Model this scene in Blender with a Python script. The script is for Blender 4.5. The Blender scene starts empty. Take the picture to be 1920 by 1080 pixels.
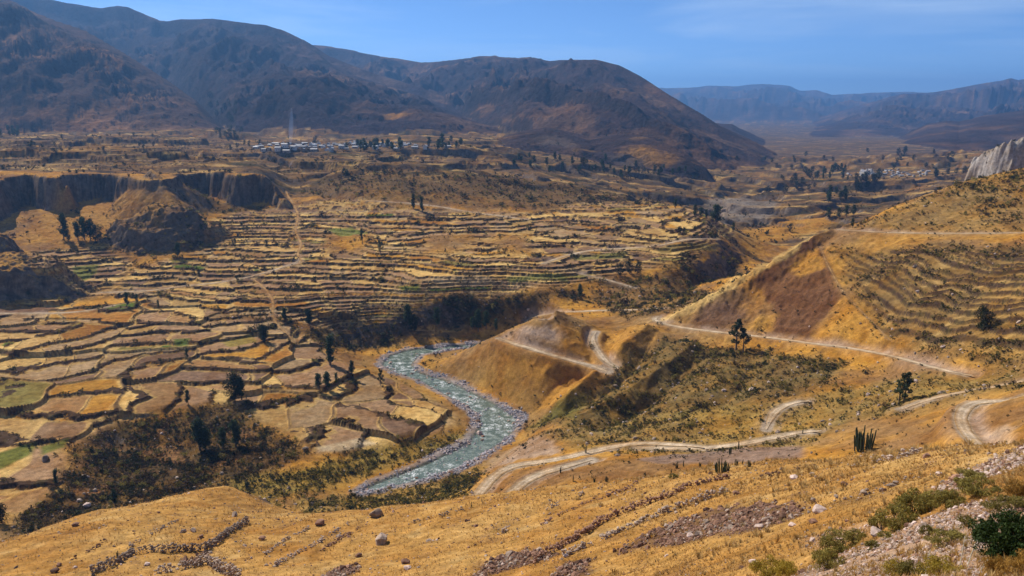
import bpy, math, random, time
import numpy as np
T0 = time.time()
R = math.radians
scene = bpy.context.scene
EYE = 150.0                      # camera height above the river, metres
FPX = 1500.0                     # focal length in photograph pixels (1920 wide)
PITCH = math.atan(350.0 / 1500.0)
CP, SP = math.cos(PITCH), math.sin(PITCH)

# ------------------------------------------------------------------ camera, sky, sun, exposure
cam = bpy.data.cameras.new('camera'); cam_ob = bpy.data.objects.new('camera', cam)
scene.collection.objects.link(cam_ob); scene.camera = cam_ob
cam.sensor_width = 36.0; cam.lens = 36.0 * FPX / 1920.0
cam.clip_start = 0.3; cam.clip_end = 90000.0
cam_ob.location = (0, 0, EYE); cam_ob.rotation_euler = (math.pi / 2 - PITCH, 0, 0)

SUN_EL, SUN_AZ = R(42), R(-44)    # azimuth measured from +Y (view direction), negative = left
world = bpy.data.worlds.new('World'); scene.world = world; world.use_nodes = True
wn, wl = world.node_tree.nodes, world.node_tree.links
wn.clear()
w_out = wn.new('ShaderNodeOutputWorld'); w_bg = wn.new('ShaderNodeBackground')
w_sky = wn.new('ShaderNodeTexSky'); w_sky.sky_type = 'NISHITA'; w_sky.sun_disc = False
w_sky.sun_elevation = SUN_EL; w_sky.sun_rotation = SUN_AZ
w_sky.altitude = 3400; w_sky.air_density = 0.55; w_sky.dust_density = 0.0; w_sky.ozone_density = 4.0
w_bg.inputs['Strength'].default_value = 0.120
# thin cirrus streaks
w_tc = wn.new('ShaderNodeTexCoord'); w_sep = wn.new('ShaderNodeSeparateXYZ')
wl.new(w_tc.outputs['Generated'], w_sep.inputs[0])
w_map = wn.new('ShaderNodeMapping'); w_map.inputs['Scale'].default_value = (1.6, 1.6, 17.0)
w_map.inputs['Rotation'].default_value = (0.0, 0.06, 0.0)
wl.new(w_tc.outputs['Generated'], w_map.inputs[0])
w_n = wn.new('ShaderNodeTexNoise'); w_n.inputs['Scale'].default_value = 1.7; w_n.inputs['Detail'].default_value = 7
w_n.inputs['Roughness'].default_value = 0.55; w_n.inputs['Distortion'].default_value = 0.4
wl.new(w_map.outputs[0], w_n.inputs['Vector'])
w_r = wn.new('ShaderNodeMapRange'); w_r.inputs[1].default_value = 0.42; w_r.inputs[2].default_value = 0.80
w_r.inputs[3].default_value = 0.0; w_r.inputs[4].default_value = 0.5
wl.new(w_n.outputs['Fac'], w_r.inputs[0])
w_mix = wn.new('ShaderNodeMixRGB'); w_mix.inputs['Color2'].default_value = (5.4, 6.6, 8.0, 1)
wl.new(w_r.outputs[0], w_mix.inputs['Fac']); w_hs = wn.new('ShaderNodeHueSaturation'); w_hs.inputs['Saturation'].default_value = 1.08; w_hs.inputs['Value'].default_value = 1.0
wl.new(w_sky.outputs[0], w_hs.inputs['Color']); wl.new(w_hs.outputs[0], w_mix.inputs['Color1'])
wl.new(w_mix.outputs[0], w_bg.inputs['Color']); wl.new(w_bg.outputs[0], w_out.inputs['Surface'])

sun = bpy.data.lights.new('sun', 'SUN'); sun_ob = bpy.data.objects.new('sun', sun)
scene.collection.objects.link(sun_ob)
sun.energy = 5.0; sun.angle = R(0.53); sun.color = (1.0, 0.91, 0.77)
_sd = (math.sin(SUN_AZ) * math.cos(SUN_EL), math.cos(SUN_AZ) * math.cos(SUN_EL), math.sin(SUN_EL))
from mathutils import Vector, Matrix, Euler
sun_ob.rotation_euler = Vector(_sd).to_track_quat('Z', 'Y').to_euler()
scene.view_settings.view_transform = 'Standard'; scene.view_settings.look = 'None'
scene.view_settings.exposure = 0.36; scene.view_settings.gamma = 1.0
scene.view_settings.use_curve_mapping = False
scene.render.engine = 'CYCLES'
scene.cycles.use_denoising = True
scene.cycles.max_bounces = 5; scene.cycles.diffuse_bounces = 2; scene.cycles.glossy_bounces = 2
scene.cycles.transparent_max_bounces = 6; scene.cycles.volume_bounces = 0
scene.cycles.use_adaptive_sampling = True; scene.cycles.adaptive_threshold = 0.02
scene.cycles.use_fast_gi = False

# ------------------------------------------------------------------ small helpers
rng = np.random.default_rng(7)
random.seed(7)
def slope_of(py):                       # z drop per metre forward for a photograph row
    return math.tan(math.atan((540.0 - py) / FPX) - PITCH)
def at(px, py, d):                      # point on a photograph pixel's ray, d metres forward (height relative to the eye)
    xc, yc = (px - 960.0) / FPX, (540.0 - py) / FPX
    return (d * xc / (CP + SP * yc), d, d * slope_of(py))
def on_level(px, py, z):
    return at(px, py, z / slope_of(py))
def project(x, y, z):                   # world (relative to the eye) -> photograph pixel, depth
    dep = y * CP - z * SP
    return 960 + FPX * x / dep, 540 - FPX * (y * SP + z * CP) / dep, dep
def sstep(a, b, v):
    if np.ndim(a) == 0 and np.ndim(b) == 0 and a > b: return 1 - sstep(b, a, v)
    t = np.clip((v - a) / (b - a), 0, 1)
    return t * t * (3 - 2 * t)
_perm = np.random.default_rng(11).permutation(256); _perm = np.concatenate([_perm, _perm])
_ang = np.random.default_rng(12).uniform(0, 2 * np.pi, 256); _gx, _gy = np.cos(_ang).astype(np.float32), np.sin(_ang).astype(np.float32)
def perlin(x, y, seed=0):
    x = x + seed * 37.17; y = y + seed * 91.7
    xf = np.floor(x); yf = np.floor(y)
    xi = xf.astype(np.int64) & 255; yi = yf.astype(np.int64) & 255
    fx = (x - xf).astype(np.float32); fy = (y - yf).astype(np.float32)
    u = fx * fx * fx * (fx * (fx * 6 - 15) + 10); v = fy * fy * fy * (fy * (fy * 6 - 15) + 10)
    a = _perm[xi] + yi; b = _perm[(xi + 1) & 255] + yi
    h00 = _perm[a & 255]; h10 = _perm[b & 255]; h01 = _perm[(a + 1) & 255]; h11 = _perm[(b + 1) & 255]
    n00 = _gx[h00] * fx + _gy[h00] * fy; n10 = _gx[h10] * (fx - 1) + _gy[h10] * fy
    n01 = _gx[h01] * fx + _gy[h01] * (fy - 1); n11 = _gx[h11] * (fx - 1) + _gy[h11] * (fy - 1)
    return ((n00 + u * (n10 - n00)) * (1 - v) + (n01 + u * (n11 - n01)) * v) * 1.5
def fbm(x, y, octv=4, seed=0, gain=0.5, ridged=False):
    s = np.zeros(np.shape(x), np.float32); amp = 1.0; tot = 0
    for o in range(octv):
        n = perlin(x, y, seed + o * 3)
        if ridged: n = 1 - 2 * np.abs(n)
        s += amp * n; tot += amp; amp *= gain; x = x * 2.03; y = y * 2.03
    return s / tot
def hash01(a, b=0, c=0):
    h = np.sin(np.asarray(a, float) * 127.1 + np.asarray(b, float) * 311.7 + c * 74.7) * 43758.5453
    return h - np.floor(h)

# ------------------------------------------------------------------ the lie of the land: measured points
PTS = []
def cz(*l):                               # (px, py, height below the eye)
    for px, py, z in l: PTS.append(on_level(px, py, z))
def cd(*l):                               # (px, py, metres forward)
    for px, py, d in l: PTS.append(at(px, py, d))
for u in (-1.2, -.6, 0, .6, 1.2):
    for y, z in ((-9, 1.5), (0, -1.7), (4, -3.2)): PTS.append((u * (y + 15), y, z))
# the near hillside
cd((-200,1080,135),(0,1080,125),(400,1080,118),(800,1080,105),(1200,1080,72),(1500,1080,38),(1800,1080,15),(1920,1080,11),(2100,1080,9))
cd((-200,1062,150),(0,1022,150),(151,966,175),(234,953,185),(330,930,198),(427,911,212),(500,968,184),(636,966,180),(740,955,183),(891,934,180),(1050,912,172),(1200,898,160),(1350,878,146),(1506,861,130),(1706,846,104),(1826,838,85),(1920,835,66),(2100,825,50))
cd((200,1000,148),(600,1020,142),(1000,990,128),(1300,960,100),(1600,940,62),(1750,900,58),(1880,900,38),(1870,1000,22))
# hidden ground just behind its brow
for px, d, z in ((-200,200,-125),(0,195,-122),(200,222,-132),(430,240,-134),(560,225,-130),(750,222,-126),(890,212,-120),(1050,205,-110),(1200,195,-103),(1350,182,-95),(1500,165,-85),(1700,138,-70),(1830,112,-56),(1950,100,-50)):
    PTS.append((at(px, 930, d)[0], d, z))
# valley floor on the left of the river
cz((-300,990,-139),(0,950,-140),(120,940,-141),(250,905,-146),(330,880,-147),(500,945,-144),(600,930,-146),(560,880,-147),(450,840,-147),(700,935,-145),(800,925,-144))
cz((-300,800,-137),(0,800,-138),(100,850,-139),(200,770,-138.5),(300,740,-138.5),(300,830,-147),(390,790,-146),(500,790,-145))
cz((-300,650,-129),(0,700,-134),(0,640,-131),(150,700,-135),(150,640,-131.5),(300,680,-136),(300,630,-132),(430,690,-138),(430,620,-132),(560,700,-140.5),(540,640,-136),(650,740,-142.5),(750,760,-144),(650,690,-143),(840,790,-145.5),(620,810,-143.5),(560,760,-142.5),(700,840,-147),(800,850,-148))
cz((-300,590,-124),(0,590,-127),(150,575,-127),(300,570,-127),(450,570,-127),(580,590,-131),(650,640,-145),(720,640,-147),(690,590,-134),(760,560,-126),(760,620,-143),(830,600,-138),(830,560,-126),(930,600,-138),(960,560,-127),(1050,540,-120),(1080,565,-127))
cz((300,520,-121),(450,500,-117),(600,510,-117.5),(750,510,-116.5),(900,520,-116.5),(1030,510,-113.5),(1130,510,-115),(1200,480,-110),(1330,455,-106),(1300,485,-110),(1230,530,-119),(1340,510,-121),(1400,490,-124))
cz((450,440,-106),(600,440,-106),(750,440,-104),(900,440,-104),(1050,440,-105),(1200,430,-103),(1340,425,-104))
cz((600,390,-94),(750,390,-94),(900,395,-96),(1050,395,-98.5),(1200,402,-101),(1320,400,-103))
cd((700,325,810),(800,350,780),(880,325,870),(960,345,860),(1060,360,850),(1200,378,830),(1300,392,820),(620,345,800),(560,360,790))
# hidden behind the low hills, then the terraces behind them
for px, d, z in ((880,960,-86),(720,920,-80),(1050,960,-105),(1200,930,-122),(1320,900,-135),(1400,700,-140)):
    PTS.append((at(px, 350, d)[0], d, z))
cd((-300,300,900),(0,300,890),(150,300,900),(300,298,930),(450,298,1000),(600,305,1000),(680,312,990),(780,305,1080),(880,300,1120),(760,284,1200),(880,284,1230))
cd((-300,258,1500),(0,256,1500),(200,268,1350),(400,272,1330),(560,279,1300),(700,283,1280),(850,274,1360),(950,290,1250),(400,252,1700),(200,250,1750),(600,262,1600),(800,262,1600),(950,265,1600))
cd((1000,308,1200),(1100,318,1230),(1200,335,1230),(1280,348,1230),(1060,296,1400),(1340,352,1300))
# the valley that runs away on the right
cz((1400,405,-138),(1500,372,-138),(1500,345,-139),(1650,330,-137),(1650,355,-134),(1500,305,-143),(1420,330,-142),(1760,305,-126),(1850,283,-116),(1600,282,-150),(1450,295,-150),(1480,430,-131),(1400,440,-131),(1560,418,-128),(1560,395,-134),(1700,300,-133),(1960,270,-100))
cd((1600,268,3000),(1450,272,3200),(1800,262,3000),(1550,258,4500))
for u in (-.9, -.45, 0, .3, .6, .9):
    for y, z in ((2300, -75 if u < 0.1 else -150), (4000, -120 if u < .1 else -170), (8000, -200), (20000, -260)): PTS.append((u * y, y, z))
# right-hand hillside
cz((1000,772,-147.5),(1020,740,-143),(1080,745,-138),(1180,700,-128),(1250,660,-121),(1300,700,-119),(1400,700,-114),(1500,690,-109),(1600,690,-103),(1700,690,-97),(1800,712,-91),(1900,690,-84),(2100,690,-75))
cz((1200,760,-129),(1300,760,-121),(1400,770,-115),(1460,775,-112),(1550,745,-106),(1620,760,-101),(1700,740,-93),(1800,745,-86),(1920,728,-78))
cz((1000,815,-135),(1100,810,-129),(1200,825,-120),(1320,830,-115),(1440,820,-111.5),(1540,800,-106),(1650,790,-97),(1700,790,-92),(1760,800,-84),(1815,780,-78),(1830,830,-74),(1920,745,-72),(1920,790,-66))
cz((1000,880,-124),(1060,860,-122.5),(920,905,-127),(1150,860,-116),(1250,860,-112),(1400,850,-108),(1480,845,-104),(1615,822,-94),(1300,868,-109))
cz((880,895,-149),(960,850,-146),(850,700,-148.5),(900,720,-147),(960,745,-147),(830,690,-149),(900,680,-144),(940,700,-142))
cz((940,640,-131),(1000,660,-131),(1080,680,-131),(1140,700,-131),(960,610,-130),(1105,628,-124),(1160,690,-127),(1150,600,-124),(1000,592,-127),(1220,575,-121),(1180,640,-126),(1150,655,-129))
cz((1218,600,-119),(1300,618,-117),(1400,630,-113),(1500,641,-108.5),(1600,655,-104),(1700,674,-97.5),(1825,706,-90))
cz((1600,600,-95),(1700,620,-92),(1820,640,-84),(1900,620,-76),(1620,540,-86),(1750,560,-80),(1850,560,-74),(1920,540,-67),(2100,540,-55),(1600,480,-78),(1700,490,-73.5),(1820,490,-68),(1920,470,-61.5),(1560,455,-74.5))
cz((1600,436,-70),(1700,440,-67),(1800,440,-64),(1920,438,-60),(2100,437,-52))
cd((1605,424,445),(1660,396,455),(1760,356,470),(1840,333,480),(1920,318,490),(2100,290,500),(1800,390,430),(1900,370,425))
for px, d, z in ((1560,560,-112),(1650,600,-105),(1760,640,-100),(1850,700,-95),(1950,760,-90),(1460,560,-122),(1380,560,-122)):
    PTS.append((at(px, 400, d)[0], d, z))
PTS = np.array(PTS, float)

CU0, CU1, NU = -1.0, 1.0, 241
CL0, CL1, NL = math.log(20.0), math.log(30030.0), 330
def _ab(x, y): return x / (y + 15.0), np.log(y + 30.0)
pa, pb = _ab(PTS[:, 0], PTS[:, 1]); C2 = 0.03 ** 2
K = np.sqrt((pa[:, None] - pa) ** 2 + (pb[:, None] - pb) ** 2 + C2)
n = len(PTS)
K[np.diag_indices(n)] -= 0.004 
A = np.zeros((n + 3, n + 3)); A[:n, :n] = K
A[:n, n] = 1; A[:n, n + 1] = pa; A[:n, n + 2] = pb; A[n:, :n] = A[:n, n:].T
W = np.linalg.solve(A, np.concatenate([PTS[:, 2], [0, 0, 0]]))
ga, gb = np.meshgrid(np.linspace(CU0, CU1, NU), np.linspace(CL0, CL1, NL))
G = W[n] + W[n + 1] * ga + W[n + 2] * gb
for i in range(n): G += W[i] * np.sqrt((ga - pa[i]) ** 2 + (gb - pb[i]) ** 2 + C2)
def base_z(x, y):
    a, b = _ab(x, y)
    fa = np.clip((a - CU0) / (CU1 - CU0) * (NU - 1), 0, NU - 1.001); fb = np.clip((b - CL0) / (CL1 - CL0) * (NL - 1), 0, NL - 1.001)
    ia = fa.astype(int); ib = fb.astype(int); fa = fa - ia; fb = fb - ib
    return (G[ib, ia] * (1 - fa) + G[ib, ia + 1] * fa) * (1 - fb) + (G[ib + 1, ia] * (1 - fa) + G[ib + 1, ia + 1] * fa) * fb

# ------------------------------------------------------------------ terrain grid (finer near the camera)
NCOL = 940
ROWS = ((-9, 6, 20), (6, 15, 26), (15, 60, 90), (60, 140, 110), (140, 230, 105), (230, 440, 330), (440, 700, 385), (700, 1500, 215), (1500, 6500, 175), (6500, 26000, 30))
ys = np.concatenate([np.exp(np.linspace(math.log(a + 20), math.log(b + 20), k, endpoint=False)) - 20 for a, b, k in ROWS])
us = np.linspace(-0.80, 0.80, NCOL)
NROW = len(ys)
U, Y = np.meshgrid(us, ys); X = U * (Y + 15.0)
H = base_z(X, Y)

def lookup(grid, x, y):
    fu = np.clip((x / (y + 15.0) - us[0]) / (us[-1] - us[0]) * (NCOL - 1), 0, NCOL - 1.001)
    fr = np.clip(np.interp(y, ys, np.arange(NROW)), 0, NROW - 1.001)
    iu = np.asarray(fu).astype(int); ir = np.asarray(fr).astype(int); fu = fu - iu; fr = fr - ir
    return (grid[ir, iu] * (1 - fu) + grid[ir, iu + 1] * fu) * (1 - fr) + (grid[ir + 1, iu] * (1 - fu) + grid[ir + 1, iu + 1] * fu) * fr
_march = np.exp(np.linspace(math.log(6.0), math.log(20000.0), 5200))
def hit(px, py, grid=None, dmin=6.0):     # first ground point under a photograph pixel
    grid = H if grid is None else grid
    d = _march[_march >= dmin]
    x1, _, s = at(px, py, 1.0)
    below = lookup(grid, d * x1, d) > d * s
    k = int(np.argmax(below)) if below.any() else len(d) - 1
    if k > 0:
        a, b = d[k - 1], d[k]
        for _ in range(12):
            m = (a + b) / 2
            if float(lookup(grid, m * x1, m)) > m * s: b = m
            else: a = m
        dd = b
    else: dd = d[k]
    return np.array((dd * x1, dd, float(lookup(grid, dd * x1, dd))))
def hits(pl, grid=None, dmin=6.0): return np.array([hit(px, py, grid, dmin) for px, py in pl])
def inside(x, y, poly):
    c = np.zeros(x.shape, bool); n = len(poly)
    for i in range(n):
        (x1, y1), (x2, y2) = poly[i][:2], poly[(i + 1) % n][:2]
        c ^= ((y1 > y) != (y2 > y)) & (x < (x2 - x1) * (y - y1) / (y2 - y1 + 1e-12) + x1)
    return c
def seg_dist(x, y, line, closed=False):   # distance to a polyline and position along it
    best = np.full(x.shape, 1e18); par = np.zeros(x.shape); n = len(line)
    for i in range(n if closed else n - 1):
        (x1, y1), (x2, y2) = line[i][:2], line[(i + 1) % n][:2]
        dx, dy = x2 - x1, y2 - y1
        t = np.clip(((x - x1) * dx + (y - y1) * dy) / (dx * dx + dy * dy + 1e-12), 0, 1)
        q = (x - x1 - t * dx) ** 2 + (y - y1 - t * dy) ** 2
        m = q < best; best[m] = q[m]; par[m] = i + t[m]
    return np.sqrt(best), par
def near_window(line, margin):            # rows and columns of the grid round a polyline
    l = np.array([p[:2] for p in line]); y0, y1 = l[:, 1].min() - margin, l[:, 1].max() + margin
    r0, r1 = np.searchsorted(ys, y0), np.searchsorted(ys, y1)
    x0, x1 = l[:, 0].min() - margin, l[:, 0].max() + margin
    yl, yh = max(y0, ys[0]) + 15, y1 + 15
    u0, u1 = min(x0 / yl, x0 / yh), max(x1 / yl, x1 / yh)
    c0, c1 = np.searchsorted(us, u0), np.searchsorted(us, u1)
    return slice(max(r0 - 1, 0), max(r1 + 1, 1)), slice(max(c0 - 1, 0), max(c1 + 1, 1))
def poly_sd(poly, margin):                # signed distance (inside positive) on a window of the grid; the rest far outside
    out = np.full(X.shape, -1e3)
    w = near_window(poly, margin); xx, yy = X[w], Y[w]
    if xx.size == 0: return out
    d, _ = seg_dist(xx, yy, poly, True)
    out[w] = np.where(inside(xx, yy, poly), d, -d)
    return out
def soft(pl, blur, wob=0.0, wscale=20.0, seed=0):    # 0..1 mask of a patch of ground outlined in the photograph, ragged edge
    poly = hits(pl); out = np.zeros(X.shape, np.float32)
    w = near_window(poly, blur * 2 + wob * 2); xx, yy = X[w], Y[w]
    if xx.size == 0: return out
    d, _ = seg_dist(xx, yy, poly, True); sd = np.where(inside(xx, yy, poly), d, -d)
    if wob: sd = sd + wob * fbm(xx / wscale, yy / wscale, 3, seed)
    out[w] = sstep(-blur, blur, sd)
    return out

# ------------------------------------------------------------------ high ground with cliffs, knolls, spurs
PLATEAU = [(-420,372),(-150,362),(0,346),(60,340),(120,331),(180,321),(255,314),(290,317),(325,323)]
def cliff(top, back, zfun, width, rough, flute, seed):
    """raise the ground behind a cliff edge given as (px, py, metres)"""
    global H
    edge = [at(*p) for p in top]; poly = [e[:2] for e in edge] + [b[:2] for b in back]
    w = near_window(poly, 60); xx, yy = X[w], Y[w]
    d, _ = seg_dist(xx, yy, [e[:2] for e in edge]); ins = inside(xx, yy, poly)
    sd = np.where(ins, d, -d)
    nn = fbm(xx / flute, yy / (flute * 2.2), 4, seed, ridged=True) * rough + fbm(xx / 45, yy / 45, 3, seed + 5) * rough * 1.2 + fbm(xx / 120, yy / 120, 2, seed + 6) * 13
    t = np.clip((sd + nn + width * .5) / width, 0, 1)
    t = 0.55 * sstep(0, 1, t) + 0.45 * np.clip(t * 1.25 - .1, 0, 1)
    zu = zfun(xx, yy) + fbm(xx / 60, yy / 60, 4, seed + 9) * 4.0
    t = t * (1 - sstep(-.312, -.268, xx / (yy + 15.0) + .012 * fbm(xx / 30, yy / 30, 2, seed + 4)))
    H[w] = np.where(zu > H[w], H[w] + (zu - H[w]) * t, H[w])
    return poly
def plane_fit(pts):
    p = np.array(pts); M = np.c_[p[:, :2], np.ones(len(p))]; c = np.linalg.lstsq(M, p[:, 2], rcond=None)[0]
    return lambda x, y: c[0] * x + c[1] * y + c[2]
# the long cliff on the left, in two bays with a buttress between
e1 = [(-500,372,650),(-150,362,640),(-40,352,650),(0,347,672),(20,345,700),(60,340,715),(85,338,698),(110,333,690),(130,330,722),(180,321,744),(225,316,738),(245,315,712),(262,314,700),(300,320,690),(322,322,702),(330,324,745),(370,325,772),(420,328,768),(450,334,742),(480,337,756),(510,344,748),(528,349,728),(546,372,722)]
for k, (px, py, d) in enumerate(((-300,410,665),(0,420,668),(60,405,690),(150,385,706),(230,390,690))): pass
zpl = plane_fit([at(*p) for p in e1[1:22]] + [at(150, 300, 900), at(0, 300, 890), at(400, 300, 960), at(300, 298, 930)])
B1 = cliff(e1, [at(600, 300, 960), at(400, 298, 1000), at(0, 298, 940), at(-600, 300, 950)], zpl, 11, 5.2, 17, 3)
BUT = [at(282,316,716), at(296,330,700), at(312,358,684), at(326,385,668), at(340,402,655)]
# knoll of banded rock below the buttress
def knoll(c, r, h, flat, seed, stretch=(1, 1), rot=0.0):
    global H
    w = near_window([(c[0] - max(r) * 1.7, c[1]), (c[0] + max(r) * 1.7, c[1])], max(r) * 1.9)
    dx, dy = X[w] - c[0], Y[w] - c[1]; ca, sa = math.cos(rot), math.sin(rot)
    a, b = (dx * ca + dy * sa) / r[0], (-dx * sa + dy * ca) / r[1]
    q = np.sqrt(a * a + b * b) + fbm(X[w] / (r[0] * .6), Y[w] / (r[1] * .6), 4, seed) * 0.28
    H[w] += h * (1 - sstep(flat, 1.0, q)) * (1 + .15 * fbm(X[w] / 9, Y[w] / 9, 3, seed + 2, ridged=True))
k1 = on_level(285, 462, -110); knoll((k1[0], k1[1] + 12), (44, 30), 13.0, .55, 21)
knoll((k1[0] + 4, k1[1] + 22), (32, 22), 9.0, .4, 23); knoll((k1[0] + 36, k1[1] + 26), (18, 24), 8, .3, 25)
k2 = on_level(30, 570, -127); knoll((k2[0] - 22, k2[1] + 20), (64, 26), 17.0, .6, 31)
knoll((k2[0] - 70, k2[1] + 62), (42, 30), 20.0, .5, 33)
# low rounded hills in the middle distance
def ridge(line, sl, sr, blend, seed, rough=1.0, gul=0.0):
    """a spur: (x, y, z) crest with its own fall on either side"""
    global H
    w = near_window(line, 160); xx, yy = X[w], Y[w]
    d, par = seg_dist(xx, yy, line)
    zl = np.interp(par, np.arange(len(line)), [p[2] for p in line])
    i = np.clip(par.astype(int), 0, len(line) - 2); L = np.array(line)
    side = (L[i + 1, 0] - L[i, 0]) * (yy - L[i, 1]) - (L[i + 1, 1] - L[i, 1]) * (xx - L[i, 0])
    fall = np.where(side > 0, sl, sr)
    g = fbm(xx / 14, yy / 14, 3, seed, ridged=True) * gul * np.clip(d / 25, 0, 1)
    zr = zl - fall * d + rough * fbm(xx / 18, yy / 18, 4, seed) * np.clip(d / 12, .15, 1) + g
    m = np.clip(.5 + .5 * (zr - H[w]) / blend, 0, 1)
    H[w] = H[w] * (1 - m) + zr * m + blend * m * (1 - m)
ridge(BUT, .62, .95, 2.0, 40, 1.6, 1.0)
ridge([at(560,352,800), at(640,322,830), at(720,318,850), at(790,338,840)], .30, .34, 4.0, 53, 2.0, 1.6)
ridge([at(640,345,790), at(660,372,745)], .6, .6, 3.0, 55, 1.5, 1.2)
ridge([at(830,335,850), at(900,324,880), at(1000,345,880), at(1120,368,860)], .22, .3, 4.0, 57, 1.5, 1.2)
spur = [at(1600,418,452), at(1536,440,440), at(1450,488,431), at(1350,544,426), at(1262,592,424), at(1225,612,424)]
ridge(spur, .52, .80, .8, 41, .8, .5)
mound = [at(1052,584,424), at(1040,583,421), at(1025,590,420)]
ridge(mound, .52, .52, 2.0, 43, .8)
ridge([at(1215,604,405), at(1170,640,392), at(1110,702,372), at(1060,745,358)], .42, .5, 2.5, 45, 1.0, .6)
ridge([at(1300,640,372), at(1235,690,352), at(1150,745,334), at(1090,780,322)], .40, .45, 3.0, 47, 1.2, .8)
ridge([at(905,690,402), at(940,668,404), at(1000,652,404)], .45, .5, 2.0, 49, .8)
def gully(line, depth, width, seed):
    global H
    w = near_window(line, width * 3); d, par = seg_dist(X[w], Y[w], line)
    d = np.abs(d + width * .35 * fbm(X[w] / 14, Y[w] / 14, 3, seed)); e = np.sin(np.pi * np.clip((par + .35) / (len(line) - .3), 0, 1)) ** .5
    H[w] -= depth * e * np.clip(1 - d / width, 0, 1) ** 1.3
for li, (gp, dp, wdt) in enumerate((([(1235,628,-120),(1180,690,-127),(1110,745,-135),(1040,790,-143)], 6.5, 13), ([(1330,640,-116),(1270,700,-120),(1190,760,-128),(1120,800,-130)], 5.0, 12), ([(1160,640,-126),(1120,690,-130),(1050,730,-140),(1005,765,-146)], 4.0, 9), ([(1420,650,-112),(1400,700,-114),(1360,760,-117)], 3.0, 9), ([(960,660,-133),(930,690,-141)], 2.5, 7), ([(1330,510,-121),(1290,545,-122),(1240,560,-122)], 7, 16), ([(1390,460,-112),(1370,500,-120),(1330,530,-121)], 8, 16), ([(640,600,-134),(660,625,-140),(690,645,-146)], 6, 12), ([(860,575,-128),(850,600,-138),(840,625,-144)], 4, 10), ([(1000,560,-124),(985,590,-130),(960,605,-134)], 5, 11), ([(210,800,-140),(225,840,-146),(215,880,-147)], 5, 8), ([(600,355,-84),(640,380,-92)], 5, 14), ([(760,340,-80),(790,372,-90)], 5, 14))):
    gully([on_level(*q)[:2] for q in gp], dp, wdt, 641 + li)
# rock bluff on the right edge
rk = at(1895, 300, 575)
knoll((rk[0] + 18, rk[1] + 26), (40, 34), 38.0, .62, 51)

fm = sstep(770, 900, Y) * (1 - sstep(1900, 2500, Y))
for vx, vy, vr in ((*at(570, 279, 1310)[:2], 190), (*at(720, 279, 1330)[:2], 170), (*at(840, 278, 1360)[:2], 120), (*on_level(1665, 328, -136)[:2], 170)):
    fm *= sstep(.6, 1.1, np.hypot((X - vx) / vr, (Y - vy) / (vr * .9)))
H += fm * (7 * fbm(X / 170, Y / 150, 4, 611) + 7.5 * sstep(.03, .10, fbm(X / 230, Y / 150, 4, 615)) - 6.5 * sstep(.06, .12, fbm(X / 200, Y / 170, 4, 619)) + 2.2 * fbm(X / 35, Y / 35, 3, 623, ridged=True))
sc_ = soft([(1285,612),(1400,512),(1530,444),(1556,490),(1574,560),(1516,632),(1440,626)], 6)
H += sc_ * (1.8 * fbm(X / 7, Y / 12, 4, 661, ridged=True) - .5)
# general roughness, fading where the ground is farmed
rough_amp = np.clip((Y + 30) / 300, .12, 1.0)
H += fbm(X / 60, Y / 60, 4, 60) * 2.6 * rough_amp * (Y < 3000)
H += fbm(X / 9, Y / 9, 3, 65, ridged=True) * 0.75 * rough_amp * (Y < 2500)
H += fbm(X / 7, Y / 7, 4, 69) * .42 * (Y < 230) * np.clip(Y / 60, .2, 1)
H += fbm(X / 2.2, Y / 2.2, 3, 67) * 0.2 * np.clip(1.3 - Y / 260, 0, 1)

# ------------------------------------------------------------------ river bed
RIVL = [(985,640),(905,643),(830,648),(760,655),(715,668),(704,685),(728,700),(775,715),(815,738),(855,760),(884,775),(888,800),(868,828),(800,862),(740,886),(690,906),(664,924)]
RIVR = [(985,652),(905,654),(850,657),(796,668),(782,685),(800,700),(850,714),(900,738),(950,763),(986,785),(978,810),(955,832),(900,866),(850,890),(800,906),(740,918),(682,930)]
ZR = -EYE
rivl = [on_level(px, py, ZR)[:2] for px, py in RIVL]; rivr = [on_level(px, py, ZR)[:2] for px, py in RIVR]
rivl, rivr = [tuple(.94 * a + .06 * b for a, b in zip(p, q)) for p, q in zip(rivl, rivr)], [tuple(.06 * a + .94 * b for a, b in zip(p, q)) for p, q in zip(rivl, rivr)]
rivpoly = rivl + rivr[::-1]
RSD = poly_sd(rivpoly, 40)
bank = sstep(-26, 0.0, RSD)
Hb = np.maximum(H, ZR + .8)
H = np.where(RSD > -26, Hb + (np.minimum(Hb, ZR + .9) - Hb) * bank ** 1.6, H)
H = np.where(RSD > 0, ZR - .9 * sstep(0, 6, RSD) + .9 * (1 - sstep(0, 5, RSD)), H)

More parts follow.
